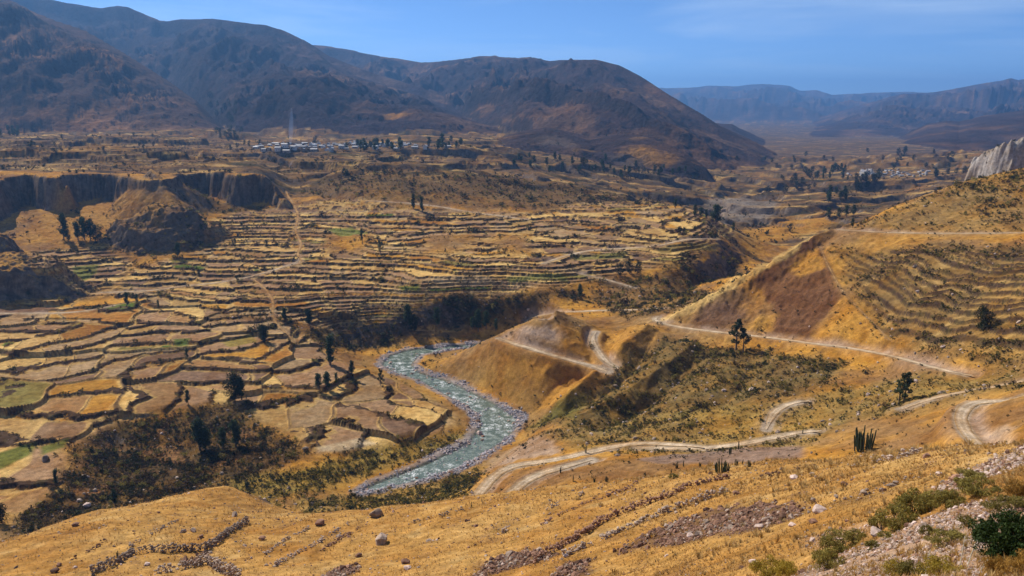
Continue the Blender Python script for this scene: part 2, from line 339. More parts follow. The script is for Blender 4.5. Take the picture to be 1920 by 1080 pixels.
# ------------------------------------------------------------------ farmed terraces
_br = np.random.default_rng(19)
BENCH = [-152.0]
while BENCH[-1] < -50: BENCH.append(BENCH[-1] + (_br.uniform(.7, 1.8) if BENCH[-1] < -127 else _br.uniform(.7, 2.1)))
BENCH = np.array(BENCH)
def remap(z): return np.interp(z, BENCH, np.arange(len(BENCH)))   # bench number as a function of height
def unmap(k): return np.interp(k, np.arange(len(BENCH)), BENCH)
TERR = [
 ([(-260,600),(200,574),(430,588),(545,612),(600,650),(660,690),(730,712),(880,775),(884,800),(760,830),(600,850),(500,800),(440,752),(330,770),(220,785),(120,838),(112,920),(40,962),(-260,990)], 4, 3),
 ([(-260,600),(210,556),(250,500),(380,470),(395,410),(470,395),(548,385),(620,372),(760,392),(1000,400),(1330,402),(1376,440),(1390,470),(1290,492),(1150,512),(1060,538),(850,548),(770,585),(700,606),(600,612),(430,588),(200,576)], 5, 4),
 ([(1585,476),(1700,462),(1990,455),(1990,650),(1760,648),(1660,640),(1640,590),(1590,520)], 8, 6),
 ([(60,470),(200,460),(250,495),(210,550),(150,545),(60,500)], 5, 3),
 ([(930,612),(770,612),(780,632),(900,640)], 4, 2),
 ([(-100,262),(450,262),(480,300),(380,312),(-100,312)], 18, 10),
 ([(480,306),(690,290),(760,286),(930,296),(960,324),(880,316),(700,316),(540,326)], 14, 8),
]
TM = np.zeros(X.shape)
for pl, blur, wob in TERR: TM = np.maximum(TM, soft(pl, blur, wob, 26, 71))
TM *= sstep(6, 14, -RSD)
bumps = soft([(800,440),(880,440),(880,470),(800,475)], 8, 6, 20, 3) + soft([(610,440),(690,440),(690,470),(610,475)], 8, 6, 20, 4) + soft([(930,440),(990,440),(990,475),(930,475)], 8, 6, 20, 5)
TM *= 1 - np.clip(bumps, 0, 1)
warp = fbm(X / 75, Y / 75, 3, 80) * 1.5 + fbm(X / 26, Y / 26, 2, 83) * .22
zone = (Y > 225) & (Y < 780) & (TM > 0)
PID = np.zeros(X.shape); PEDGE = np.full(X.shape, 99.0)
zx, zy = X[zone], Y[zone]; cxs = zx / 46 + .16 * fbm(zx / 30, zy / 30, 2, 91); cys = zy / 38 + .16 * fbm(zx / 30, zy / 30, 2, 93)
d1 = np.full(zx.shape, 9.0); d2 = d1.copy(); id1 = np.zeros(zx.shape)
for ox_ in (-1, 0, 1):
    for oy_ in (-1, 0, 1):
        ix, iy = np.floor(cxs) + ox_, np.floor(cys) + oy_
        dd = np.hypot(cxs - ix - .15 - .7 * hash01(ix, iy, 1), cys - iy - .15 - .7 * hash01(ix, iy, 2)); nid = ix * 517 + iy
        cl = dd < d1; d2 = np.where(cl, d1, np.minimum(d2, dd)); id1 = np.where(cl, nid, id1); d1 = np.where(cl, dd, d1)
PID[zone] = id1; PEDGE[zone] = (d2 - d1) * 20
pk = np.where(Y < 470, 1.0, .45)
warp = warp * np.where(zone, .75, 1) + pk * zone * ((hash01(PID, 5) - .5) * 1.6)
# each block is tilted its own way about its own middle
ib, ij = np.unique(PID[zone], return_inverse=True); nb_ = np.bincount(ij)
mx_, my_ = np.bincount(ij, zx) / nb_, np.bincount(ij, zy) / nb_
an_ = hash01(ib, 7) * 6.283; st_ = .02 + .05 * hash01(ib, 8)
tl = np.zeros(X.shape); tl[zone] = (st_ * np.cos(an_))[ij] * (zx - mx_[ij]) + (st_ * np.sin(an_))[ij] * (zy - my_[ij])
warp = warp + tl * pk
hm_ = np.bincount(ij, H[zone]) / nb_; HE = H.copy(); flat_ = .62 * (1 - sstep(440, 530, Y)) * (U < .1)
HE[zone] = H[zone] + (hm_[ij] - H[zone]) * flat_[zone]
Q = remap(HE + warp); KQ = np.floor(Q); F = Q - KQ
rs = np.clip(0.80 + .06 * fbm(X / 12, Y / 12, 2, 85), .70, .90)
Q2 = (H + warp * 1.6) / 3.6; K2 = np.floor(Q2); F2 = Q2 - K2
farb = Y > 850
rightb = (U > .3) & (Y < 520); ra, rb_ = hit(1600, 522), hit(1900, 588); rdir = (rb_ - ra)[:2] / np.linalg.norm((rb_ - ra)[:2]); rn = np.array((-rdir[1], rdir[0])); rn = rn if rn[1] > 0 else -rn
rq = ((X - ra[0]) * rn[0] + (Y - ra[1]) * rn[1]) + 6 * fbm(X / 70, Y / 70, 3, 671) + 2.2 * fbm(X / 18, Y / 18, 2, 673)
RB = np.cumsum(np.random.default_rng(29).uniform(2.6, 6.6, 140)) - 280; Q3 = np.interp(rq, RB, np.arange(140)); K3 = np.floor(Q3); F3 = Q3 - K3
KQ = np.where(rightb, K3 - 200, KQ); F = np.where(rightb, F3, F); rs = np.where(rightb, .66, rs)
KQ = np.where(farb, K2, KQ); F = np.where(farb, F2, F)
ZT = unmap(np.floor(Q) + .10 * (Q - np.floor(Q)) + .90 * sstep(.80, .89, Q - np.floor(Q)) ) - warp * .25
ZT = np.where(rightb, H + 1.7 * (sstep(.66, .93, F3) - F3), ZT)
ZT = np.where(farb, 3.6 * (K2 + .15 * F2 + .85 * sstep(.72, .86, F2)) - warp * 1.2, ZT)
H = H + (ZT - H) * TM
Salong = X * (0.96) + Y * 0.28 + 14 * fbm(X / 50, Y / 50, 2, 88) + 300
seglen = 20 + 42 * hash01(KQ, 3)
SJ = Salong / seglen + hash01(KQ, 9) * 7; JQ = np.floor(SJ); FJ = SJ - JQ
PLOT = np.where((TM > .6) & (F < rs), (KQ * 4096 + JQ + 2048) * 65536 + (PID % 60000), -1).astype(np.int64)
edgej = np.minimum(np.minimum(FJ, 1 - FJ) * seglen, PEDGE)
lw = TM * (F < rs) * (Y < 700) * (hash01(KQ, JQ, 4) > .62)
H += .55 * lw * (1 - sstep(.35, .8, edgej)) * (Y > 200)

# ------------------------------------------------------------------ roads and paths: outlines in the photograph
ROADS = [
 ('dirt_road', 4.6, 'pale dirt road curving along the foot of the triangular spur', [(1236,594),(1222,596),(1219,601),(1232,606),(1255,611),(1290,617),(1340,622),(1400,628),(1470,636),(1540,645),(1600,654),(1660,663),(1700,673),(1740,687),(1790,700),(1826,706)]),
 ('dirt_road', 5.6, 'pale dirt road slanting down beside the golden mound', [(936,634),(948,641),(965,647),(1010,658),(1060,674),(1110,690),(1142,699)]),
 ('dirt_road', 5.6, 'short pale road dropping into the gully right of the mound', [(1118,622),(1106,627),(1108,640),(1120,658),(1140,678),(1160,692)]),
 ('dirt_road', 3.6, 'thin straight road running behind the golden mound', [(1243,578),(1150,581),(1060,583),(1000,585),(978,587),(976,591),(990,595),(1024,598)]),
 ('dirt_road', 4.0, 'pale road bending across the upper terraced fields', [(1345,448),(1330,449),(1240,461),(1150,466),(1090,472),(1060,478),(1030,488),(1014,496)]),
 ('dirt_road', 3.4, 'short pale road below the upper fields heading right', [(1093,514),(1130,522),(1160,531),(1190,540)]),
 ('dirt_road', 4.2, 'long straight pale road under the round brown hills', [(690,377),(760,380),(800,385),(850,392),(900,400),(950,407),(992,412)]),
 ('dirt_road', 4.2, 'level road cut across the right hillside near its top', [(1575,430),(1600,434),(1640,437),(1720,438),(1800,438),(1920,437),(2000,436)]),
 ('dirt_road', 5.0, 'wide dirt track climbing out from behind the near brow', [(892,937),(900,924),(912,908),(935,892),(965,880),(1000,872),(1060,857),(1130,842),(1190,833),(1250,834),(1320,839)]),
 ('dirt_road', 5.0, 'second dirt track right of the first at the near brow', [(966,922),(980,906),(1000,893),(1030,882),(1070,872),(1110,862)]),
 ('dirt_road', 4.2, 'grey dirt road below the hairpin on the right slope', [(1300,839),(1320,840),(1340,837),(1400,832),(1450,824),(1500,813),(1540,808)]),
 ('dirt_road', 4.6, 'hairpin bend of grey road on the right slope', [(1436,806),(1443,806),(1441,790),(1447,773),(1462,764),(1485,757),(1518,751)]),
 ('dirt_road', 4.4, 'broad grey road bending at the right edge', [(1842,842),(1828,832),(1812,816),(1800,798),(1797,784),(1812,770),(1850,756),(1890,746),(1920,738),(1975,722)]),
 ('dirt_road', 4.0, 'grey track above the broad road at the right edge', [(1690,768),(1730,754),(1770,744),(1850,726),(1925,711),(1975,700)]),
 ('dirt_road', 3.4, 'pale road at the left edge below the rock bluff', [(-40,588),(0,587),(60,586),(120,588),(170,584),(212,573)]),
 ('dirt_road', 3.0, 'white road crossing the terraces in the middle left', [(192,548),(230,547),(290,545),(340,538),(400,532),(460,522),(500,511),(560,491)]),
 ('footpath', 3.0, 'stony grey stream path winding down from the cliff end', [(536,358),(548,380),(560,402),(553,432),(566,458),(556,478),(570,494)]),
 ('footpath', .9, 'narrow footpath slanting down the golden right slope', [(1538,462),(1548,490),(1562,515),(1578,545),(1610,578),(1640,608),(1672,642)]),
 ('footpath', 2.4, 'footpath running down between the left fields', [(470,520),(500,545),(515,570),(508,592),(520,612),(548,630),(560,650)]),
]
def resample(p, step):
    p = np.array(p); s = np.r_[0, np.cumsum(np.hypot(*np.diff(p[:, :2], axis=0).T))]
    k = max(2, int(s[-1] / step) + 1); t = np.linspace(0, s[-1], k)
    return np.c_[np.interp(t, s, p[:, 0]), np.interp(t, s, p[:, 1]), np.interp(t, s, p[:, 2])]
def smooth_line(p, it):
    p = p.copy()
    for _ in range(it): p[1:-1] = .5 * p[1:-1] + .25 * (p[:-2] + p[2:])
    return p
road_lines = []; ROADM = np.zeros(X.shape); CUTM = np.zeros(X.shape)
H0 = H.copy()
for nm, wd, lab, pl in ROADS:
    p = hits(pl, H0, 206.0 if 'dirt track' in lab else 120.0 if 'broad grey' in lab else 6.0)
    for i in range(1, len(p)):            # a jump means the ray slipped past a brow: hold the last distance
        if abs(p[i, 1] - p[i - 1, 1]) > 110: p[i] = at(pl[i][0], pl[i][1], p[i - 1, 1])
    if nm == 'dirt_road' and pl[0][1] > 830: p = np.r_[[p[0] + (p[0] - p[1]) / np.linalg.norm(p[0] - p[1]) * 22], p]   # goes on behind the brow
    p = smooth_line(resample(p, 3.0), 10)
    p[:, 2] = lookup(H0, p[:, 0], p[:, 1]); p[:, 2] = smooth_line(p, 40)[:, 2]
    road_lines.append((nm, wd, lab, p))
    w = near_window(p, 16); d, par = seg_dist(X[w], Y[w], p[::2])
    zr = np.interp(par * 2, np.arange(len(p)), p[:, 2]); half = wd * .32
    k = 1 - sstep(half + .9, half + (5.0 if nm == 'dirt_road' else 2.0), d)
    up = np.clip(H[w] - zr, 0, 3) / 3
    H[w] = H[w] + (zr - .05 - H[w]) * k
    ROADM[w] = np.maximum(ROADM[w], (1 - sstep(half, half + 1.2, d)) if nm == 'dirt_road' else .3 * (1 - sstep(half, half + .6, d)))
    if nm == 'dirt_road':
        CUTM[w] = np.maximum(CUTM[w], (1 - sstep(half + 1.8, half + 4.5, d)) * (.25 + .75 * sstep(.05, .5, up)))

# ------------------------------------------------------------------ mountains
HB = H.copy()
REG = np.zeros(X.shape, np.int16)          # which piece of the setting a vertex belongs to
def mountain(idx, sky, dr, db, gul, gscale, seed, zb=None, power=.95, back=.4, step=None, crest=3.0):
    """sky: (px, py) skyline; dr, db: metres to the crest and to the foot for photograph columns"""
    global H
    s = np.array(sky, float)
    xc = (s[:, 0] - 960) / FPX; yc = (540 - s[:, 1]) / FPX
    su = xc / (CP + SP * yc)                            # true bearing
    def col(t):
        t = np.array(t, float); return np.interp(uu, (t[:, 0] - 960) / FPX / 1.03, t[:, 1])
    rows = slice(np.searchsorted(ys, min(v for _, v in db) * .9), NROW)
    uu = X[rows] / Y[rows]; yy = Y[rows]; xx = X[rows]
    D, Bd = col(dr), col(db)
    tan = np.interp(uu, su, [slope_of(v) for v in s[:, 1]])
    span = (uu > su[0]) & (uu < su[-1])
    zr = tan * D
    z0 = HB[rows] if zb is None else np.full(uu.shape, zb)
    t = np.clip((yy - Bd) / (D - Bd), 0, 1)
    if step is not None:
        for a, hgt, wd in step:
            a2 = a + .07 * fbm(xx / 500, yy / 900, 2, seed + 31)
            t = t + hgt * (sstep(a2 - wd, a2 + wd, t) - sstep(a2 + wd, np.minimum(a2 + wd * 9, 1.0), t))
    z = z0 + (zr - z0) * t ** power
    env = np.sin(np.pi * np.clip(t, 0, 1) ** .9) ** .8 * (1 - .85 * np.clip(t, 0, 1) ** 4)
    g = fbm(xx / gscale, yy / (gscale * 2.6), 5, seed, .52, ridged=True)
    g2 = fbm(xx / (gscale * .27), yy / (gscale * .5), 4, seed + 7, .55, ridged=True)
    g3 = fbm(xx / (gscale * 1.7) + .35 * g2, yy / (gscale * 3.2), 3, seed + 17)
    gul = gul * np.clip((zr - z0) / 360, .08, 1.1)
    z += env * (.55 * (g - .35) - .8 * np.abs(g3) * 1.3 + .12) * gul + (env * .96 + .04) * g2 * gul * .10
    z += crest * fbm(xx / 90, yy / 300, 3, seed + 3) * t
    z = np.where(yy > D, z - (yy - D) * back, z)
    ok = span & (z > H[rows]) & (yy > Bd)
    H[rows] = np.where(ok, z, H[rows])
    REG[rows] = np.where(ok, idx, REG[rows])
MOUNT = [
 (1, 'mountain', 'far blue mesa closing the valley on the horizon', [(1150,178),(1240,165),(1290,166),(1330,161),(1380,162),(1430,158),(1480,161),(1500,170),(1530,169),(1560,178),(1640,174),(1690,172),(1800,176),(2100,180)], [(1100,15000),(2100,15000)], [(1100,8500),(2100,8500)], 260, 900, 101, None, .7, .3, [(.8, .12, .03)]),
 (2, 'mountain', 'hazy mountain rising to the right edge with a white tip', [(1400,268),(1450,246),(1520,225),(1580,205),(1640,188),(1690,174),(1740,172),(1790,165),(1840,156),(1880,150),(1895,146),(1910,150),(1960,140),(2150,120)], [(1400,9500),(2150,8800)], [(1380,4300),(1600,4600),(2150,4200)], 260, 700, 111, None, .9, .3, None),
 (3, 'mountain', 'dark low ridge in front of the hazy right mountain', [(1660,272),(1700,250),(1740,232),(1775,226),(1800,228),(1840,217),(1880,212),(1920,206),(2150,185)], [(1660,4000),(2150,3600)], [(1660,3000),(1800,2500),(2150,2200)], 90, 350, 121, None, .9, .35, None),
 (4, 'mountain', 'tiny snow capped peak above the left range', [(296,46),(308,41),(318,37),(325,34),(334,37),(345,42),(356,46)], [(290,7600),(360,7600)], [(290,6900),(360,6900)], 14, 300, 131, 0, .8, .5, None),
 (5, 'mountain', 'small dark pyramid peak on the middle skyline', [(800,124),(815,120),(830,114),(846,106),(856,112),(866,119),(876,124)], [(800,7400),(880,7400)], [(800,6700),(880,6700)], 12, 250, 141, 0, .9, .5, None),
 (6, 'mountain', 'rounded bare mountain in the middle with a craggy shoulder', [(380,150),(500,80),(590,83),(640,90),(700,103),(740,110),(790,117),(850,114),(900,107),(925,106),(1000,110),(1030,117),(1080,115),(1115,113),(1160,122),(1200,143),(1240,168),(1280,192),(1320,215),(1350,235),(1400,258),(1450,283),(1500,320),(1560,380)], [(500,5400),(900,5000),(1000,4600),(1120,3500),(1250,2900),(1350,2500),(1480,2300)], [(500,4000),(760,3300),(900,2300),(1000,1900),(1100,1800),(1250,1620),(1340,1600),(1480,1850)], 215, 620, 151, None, .8, .5, [(.17, .10, .014), (.78, .10, .03)]),
 (7, 'mountain', 'broad dark mountain above the village with a rim of crags', [(-160,90),(-60,20),(20,-18),(60,-3),(130,12),(190,22),(220,18),(240,20),(265,30),(300,42),(340,40),(400,42),(440,48),(500,55),(530,65),(570,82),(620,112),(700,140),(790,165),(860,190),(930,222),(980,256),(1040,300)], [(20,4600),(400,4200),(700,3700),(960,3300)], [(20,3000),(330,2750),(440,1900),(700,1750),(960,2000)], 225, 560, 161, None, .85, .5, [(.82, .12, .025)]),
 (8, 'mountain', 'dark mountain flank at the upper left edge', [(-400,-130),(-100,-50),(20,0),(67,23),(117,43),(160,57),(200,80),(267,120),(317,153),(367,187),(400,220),(432,254),(470,300)], [(-400,3000),(0,2900),(200,2600),(425,2100)], [(-400,1650),(0,1640),(425,1720)], 215, 430, 171, None, .9, .6, None),
 (14, 'mountain', 'dark bluff behind the nose of the middle mountain', [(1290,240),(1330,231),(1372,232),(1400,246),(1440,264),(1480,282),(1510,300)], [(1290,3800),(1510,3600)], [(1290,2900),(1510,2700)], 60, 260, 191, None, .6, .5, None),
 (15, 'mountain', 'low hazy ridge crossing the far valley floor', [(1400,285),(1460,268),(1520,262),(1580,258),(1640,264),(1700,256),(1760,262),(1830,270)], [(1400,5400),(1830,5000)], [(1400,4300),(1830,4000)], 50, 300, 195, None, .7, .4, None),
 (9, 'mountain', 'brown foothill with two mounds below the middle mountain', [(880,272),(930,258),(975,246),(1030,237),(1075,248),(1105,256),(1140,252),(1170,250),(1210,256),(1250,270),(1290,288),(1325,315),(1350,350),(1372,375),(1400,410)], [(880,1750),(1100,1720),(1250,1560),(1356,1400)], [(880,1430),(1100,1400),(1250,1330),(1356,1290)], 60, 150, 181, None, .85, .45, None),
]
for m in MOUNT: mountain(*m[:1], *m[3:])
print('terrain', round(time.time() - T0, 1), X.size)

# ------------------------------------------------------------------ ground colours (what the ground is made of, with some light and shade painted in)
GOLD = (.46, .235, .042); STRAW = (.58, .385, .14); OCHRE = (.33, .155, .035); EARTH = (.20, .115, .06); MAUVE = (.235, .158, .118)
BRUSH = (.078, .052, .024); OLIVE = (.16, .13, .04); GREEN = (.10, .14, .022); ROCK = (.15, .118, .098); SHADEROCK = (.07, .055, .05)
SCREE = (.40, .31, .26); PALE = (.55, .47, .39); MTN = (.062, .043, .044); MTN2 = (.195, .115, .066); GRAVEL = (.30, .27, .27); SNOW = (.85, .87, .9)
ALT = (.31, .20, .085)
COL = np.zeros(X.shape + (3,), np.float32); COL[:] = GOLD
def paint(c, m):
    global COL
    m = np.clip(m, 0, 1).astype(np.float32)[..., None]; COL = COL * (1 - m) + np.array(c, np.float32) * m
na = fbm(X / 34, Y / 34, 5, 201); nb = fbm(X / 8, Y / 8, 4, 205); nc = fbm(X / 130, Y / 130, 4, 209); nd = fbm(X / 3, Y / 3, 3, 212)
dHy = np.gradient(H, axis=0) / np.gradient(Y, axis=0); dHx = np.gradient(H, axis=1) / np.gradient(X, axis=1)
dHy = dHy - dHx * 0
SL = np.sqrt(dHx ** 2 + (dHy - U * dHx) ** 2)
near_d = np.interp(U, [ (p - 960) / FPX / .93 for p in (-200,0,151,330,427,500,740,891,1050,1200,1350,1506,1706,1826,1920,2100)], [162,165,190,212,226,200,200,196,188,176,162,146,120,100,82,66])
NEAR = Y < near_d
right_poly = hits([(1010,780),(985,800),(960,848)]) 
valley = ~NEAR & (REG == 0)
paint(EARTH, valley * sstep(-.35, .35, na + .3 * nb) * .8)
paint(ALT, valley * sstep(0, .5, nc) * .6)
farv = valley & (Y > 760)
paint((.105, .073, .046), farv * (.72 + .25 * sstep(-.3, .4, na)))
paint((.36, .21, .07), farv * sstep(.22, .40, fbm(X / 70, Y / 40, 4, 221)) * .75)
paint((.085, .07, .03), farv * sstep(.15, .45, fbm(X / 50, Y / 40, 4, 225)) * .6)
st1 = fbm(X / 85 + Y / 300, Y / 22, 4, 231); st2 = fbm(X / 150, Y / 30, 4, 235)
paint((.47, .31, .115), farv * sstep(.20, .30, st1) * .85); paint((.055, .04, .03), farv * sstep(.16, .30, -st1) * .8)
paint((.045, .042, .022), farv * sstep(.24, .34, st2) * .8); paint((.30, .155, .05), farv * sstep(.3, .36, -st2) * .6)
paint((.23, .20, .175), soft([(1280,392),(1330,372),(1400,366),(1460,384),(1440,412),(1360,410),(1300,405)], 8, 8, 30, 237) * .7)
paint((.095, .072, .058), (REG == 0) * sstep(1700, 2600, Y) * .5)
BR = np.zeros(X.shape)                      # how much brush grows
def brush(pl, blur, wob, seed, amt=1.0, c=BRUSH):
    m = soft(pl, blur, wob, 22, seed)
    paint(c, m * (.72 + .28 * sstep(-.3, .3, nb)) * min(1, amt * 1.15)); np.maximum(BR, m * amt, out=BR)
brush([(100,925),(130,835),(220,792),(400,768),(480,790),(540,830),(570,852),(440,900),(330,950),(160,985),(60,1000),(40,975)], 5, 8, 301)
brush([(770,590),(850,553),(1060,542),(1095,562),(1000,592),(900,615),(760,622),(690,632)], 4, 6, 302)
brush([(575,622),(640,600),(740,612),(730,648),(690,655),(600,650)], 4, 5, 303, 1.0, (.09, .065, .03))
brush([(990,800),(1100,725),(1190,655),(1260,636),(1440,656),(1580,680),(1560,720),(1450,745),(1300,775),(1050,805)], 5, 9, 304, .85, (.15, .105, .04))
brush([(1000,820),(1250,775),(1500,745),(1700,705),(1900,690),(1960,730),(1760,760),(1600,790),(1500,835),(1300,850),(1100,850)], 6, 9, 305, .6, (.22, .165, .055))
brush([(1180,600),(1110,545),(1300,540),(1340,560),(1250,590)], 5, 6, 306, .7, (.17, .11, .05))
brush([(1090,520),(1200,525),(1320,500),(1390,480),(1370,520),(1290,545),(1180,545)], 5, 6, 307, .7)
brush([(1600,430),(1700,385),(1840,334),(1990,310),(1990,432)], 8, 8, 308, .45, (.24, .16, .055))
brush([(1580,470),(1990,450),(1990,680),(1700,660),(1600,560)], 8, 10, 309, .6, (.165, .112, .042))
brush([(340,330),(440,350),(540,390),(480,400),(390,400),(350,380)], 6, 6, 310, .8)
brush([(560,360),(620,335),(700,318),(800,332),(880,324),(1060,350),(1200,372),(1280,392),(1000,392),(760,385),(620,372)], 8, 10, 311, .7, (.17, .105, .045))
brush([(430,900),(560,880),(700,840),(890,805),(880,825),(760,870),(650,900),(520,935),(440,930)], 5, 5, 312, .75, (.24, .18, .045))
brush([(560,935),(740,915),(900,880),(880,925),(740,950),(600,962)], 4, 5, 313, .7, (.26, .18, .055))
brush([(390,590),(480,580),(560,610),(600,650),(640,690),(560,660),(470,625)], 5, 5, 314, .7)
brush([(440,745),(500,730),(540,790),(480,800),(400,770)], 4, 4, 315, .9)
brush([(1000,290),(1300,310),(1340,350),(1200,345),(1050,320)], 25, 14, 316, .6, (.12, .085, .05))
paint((.27, .14, .06), soft([(130,925),(150,845),(230,800),(400,780),(520,830),(440,895),(330,945),(170,975)], 3) * sstep(.08, .28, fbm(X / 24, Y / 24, 4, 319)) * .75)
paint(GREEN, soft([(1000,800),(1060,735),(1100,730),(1080,790)], 3, 4, 15, 317) * .35)
# golden slopes right of the river, bare brown scars on the spur
paint(OCHRE, soft([(830,680),(940,640),(1060,680),(1140,705),(1060,750),(1000,770),(930,730)], 5, 6, 20, 321) * (.55 + .3 * nb))
paint(GOLD, soft([(1100,620),(1210,605),(1260,625),(1180,660),(1120,700),(1060,740),(1010,765),(1060,700)], 5, 6, 20, 322) * .6)
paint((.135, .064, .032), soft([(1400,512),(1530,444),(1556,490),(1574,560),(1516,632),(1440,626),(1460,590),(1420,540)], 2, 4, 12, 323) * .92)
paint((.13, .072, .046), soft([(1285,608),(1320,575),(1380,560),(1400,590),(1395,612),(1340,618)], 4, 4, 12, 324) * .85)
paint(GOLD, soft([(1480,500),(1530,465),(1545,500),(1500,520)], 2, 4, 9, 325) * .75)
paint(STRAW, soft([(1215,604),(1260,586),(1350,540),(1450,484),(1530,440),(1500,470),(1400,528),(1290,590)], 1.2, 1.5, 12, 326) * .85)  # sunlit stripe along the spur crest, painted into the colour
paint(GOLD, soft([(1530,640),(1590,560),(1660,590),(1680,650),(1640,655)], 6, 6, 18, 327) * .7)
paint((.29, .175, .07), soft([(960,600),(1040,582),(1110,610),(1090,625),(980,620)], 4, 3, 10, 328) * .8)
paint(SCREE, soft([(950,625),(1000,612),(1060,620),(1050,650),(980,642)], 3, 4, 10, 329) * .7)
paint((.34, .24, .17), soft([(930,845),(985,828),(1040,830),(1050,850),(960,868),(900,890)], 2, 3, 8, 330) * .9)
paint(MAUVE, soft([(1180,860),(1400,838),(1508,838),(1510,858),(1380,868),(1240,870)], 1.5, 2, 12, 331) * .95)
paint(PALE, soft([(1840,800),(1900,800),(1905,832),(1850,836)], 1.5, 2, 6, 332) * .4)
paint(GOLD, soft([(1380,430),(1480,412),(1570,415),(1500,440),(1420,455)], 8, 5, 25, 333) * .8)
paint(STRAW, soft([(1760,480),(1810,470),(1815,492),(1765,498)], 2, 2, 8, 334) * .7)
# farmed plots: each with the colour of its crop or bare soil
hp = hash01(KQ + PID % 97, JQ, 5.0); hp2 = hash01(KQ + PID % 89, JQ, 8.0)
pcol = np.zeros(COL.shape, np.float32)
lowf = Y < 520
pcol[:] = (.30, .185, .10)
pcol[(hp > .30)] = (.36, .24, .125); pcol[(hp > .48)] = STRAW; pcol[(hp > .60)] = (.43, .27, .10); pcol[(hp > .74)] = (.20, .122, .075)
pcol[(hp > .83)] = GOLD; pcol[(hp > .90)] = (.33, .19, .08); pcol[(hp > .955)] = OCHRE; pcol[(hp > .982)] = (.22, .175, .05); pcol[(hp > .993)] = GREEN
pcol *= (.82 + .36 * hp2)[..., None].astype(np.float32)
pm = TM * (F < rs) * (REG == 0)
pm = np.where(X > 120 + 0 * X, pm * np.where(X / (Y + 15) > .3, .45, 1.0), pm)
pm = np.where(Y > 800, pm * .55, pm)
plot_keep = pm > .5
pcol = np.where((Y > 780)[..., None], pcol * .55, pcol); pcol = np.where(rightb[..., None], np.array((.25, .16, .06)) * (.7 + .6 * hp2)[..., None], pcol)
def blend_to(c3, m):
    global COL
    m = np.clip(m, 0, 1).astype(np.float32)[..., None]; COL = COL * (1 - m) + c3 * m
blend_to(pcol * (1 + .10 * nd + .10 * nb)[..., None].astype(np.float32), pm)
paint(STRAW, pm * (1 - sstep(.9, 1.8, edgej)) * .7); paint((.12, .08, .05), pm * lw * (1 - sstep(.4, .75, edgej)) * .85)
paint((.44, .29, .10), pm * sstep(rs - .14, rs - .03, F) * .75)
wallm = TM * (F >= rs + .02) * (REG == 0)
paint((.07, .045, .03), wallm * .95); paint((.075, .06, .024), wallm * sstep(0.05, .3, nb) * .6)  # terrace risers coloured extra dark to deepen their shade, then growth on them
# green and bright plots seen in the photograph
for pl, c in (([(-40,862),(40,832),(70,836),(60,852),(-20,890)], (.09, .135, .02)), ([(75,838),(128,822),(120,838),(80,852)], (.12, .15, .03)), ([(612,430),(660,426),(690,438),(640,444)], (.17, .19, .04)), ([(135,500),(185,496),(182,512),(135,512)], (.15, .16, .035)), ([(745,538),(785,535),(790,545),(755,546)], (.13, .16, .03)), ([(948,522),(1060,518),(1065,528),(955,530)], (.19, .19, .05)), ([(415,640),(470,628),(482,640),(430,652)], (.27, .21, .045)), ([(325,636),(358,634),(350,648),(328,648)], (.10, .15, .03)), ([(595,838),(690,824),(706,832),(640,848),(598,848)], (.45, .35, .22)), ([(780,520),(900,516),(940,528),(860,536),(760,532)], (.40, .28, .15)), ([(1070,478),(1180,474),(1170,484),(1080,488)], (.20, .18, .05)), ([(1230,466),(1330,458),(1380,465),(1340,472),(1240,476)], (.22, .16, .05))):
    paint(c, soft(pl, 1.5, 1.5, 12, 341) * .85)
# rock where the ground is steep
steep = sstep(.62, 1.05, SL + .15 * nb) * ~NEAR * (RSD < -3) * (TM < .5)
flt = fbm((X + .6 * Y) / 7, H / 3.2, 4, 351)
steep = steep * np.maximum(sstep(-.05, -.09, U), Y > 560)
paint(ROCK, steep * (REG == 0) * .9)
paint(SHADEROCK, steep * (REG == 0) * sstep(-.1, .3, flt + .4 * na) * .8)  # shadow on the cliff faces deepened by a darker rock colour
paint((.33, .26, .21), steep * (REG == 0) * sstep(.22, .5, -flt) * .5)
k1m = 1 - sstep(.8, 1.25, np.sqrt(((X - k1[0] - 4) / 46) ** 2 + ((Y - k1[1] - 14) / 34) ** 2))
paint((.15, .11, .078), k1m * .55); BR = np.maximum(BR, .5 * k1m)
rkm = 1 - sstep(.85, 1.2, np.sqrt(((X - rk[0] - 18) / 44) ** 2 + ((Y - rk[1] - 26) / 38) ** 2))
paint((.36, .33, .31), rkm * .95); paint((.22, .2, .19), rkm * sstep(.1, .4, fbm(X / 6, Y / 20, 4, 355)) * .8)
paint((.38, .20, .05), soft([(30,440),(100,388),(200,382),(300,360),(350,385),(300,420),(200,430),(120,470),(60,450)], 6, 5, 16, 356) * (TM < .4) * .8)
# cut banks beside the roads
paint(SCREE, CUTM * (.55 + .35 * nb)); paint((.38, .30, .22), ROADM)
# river margins
paint(GRAVEL, sstep(-3.2, -.6, RSD + 2.5 * nb + 2 * na) * .8)
paint((.16, .17, .14), (RSD > 1.5) * 1.0)
paint((.33, .21, .06), sstep(-18, -7, RSD + 4 * nb) * (RSD < -4) * .35)
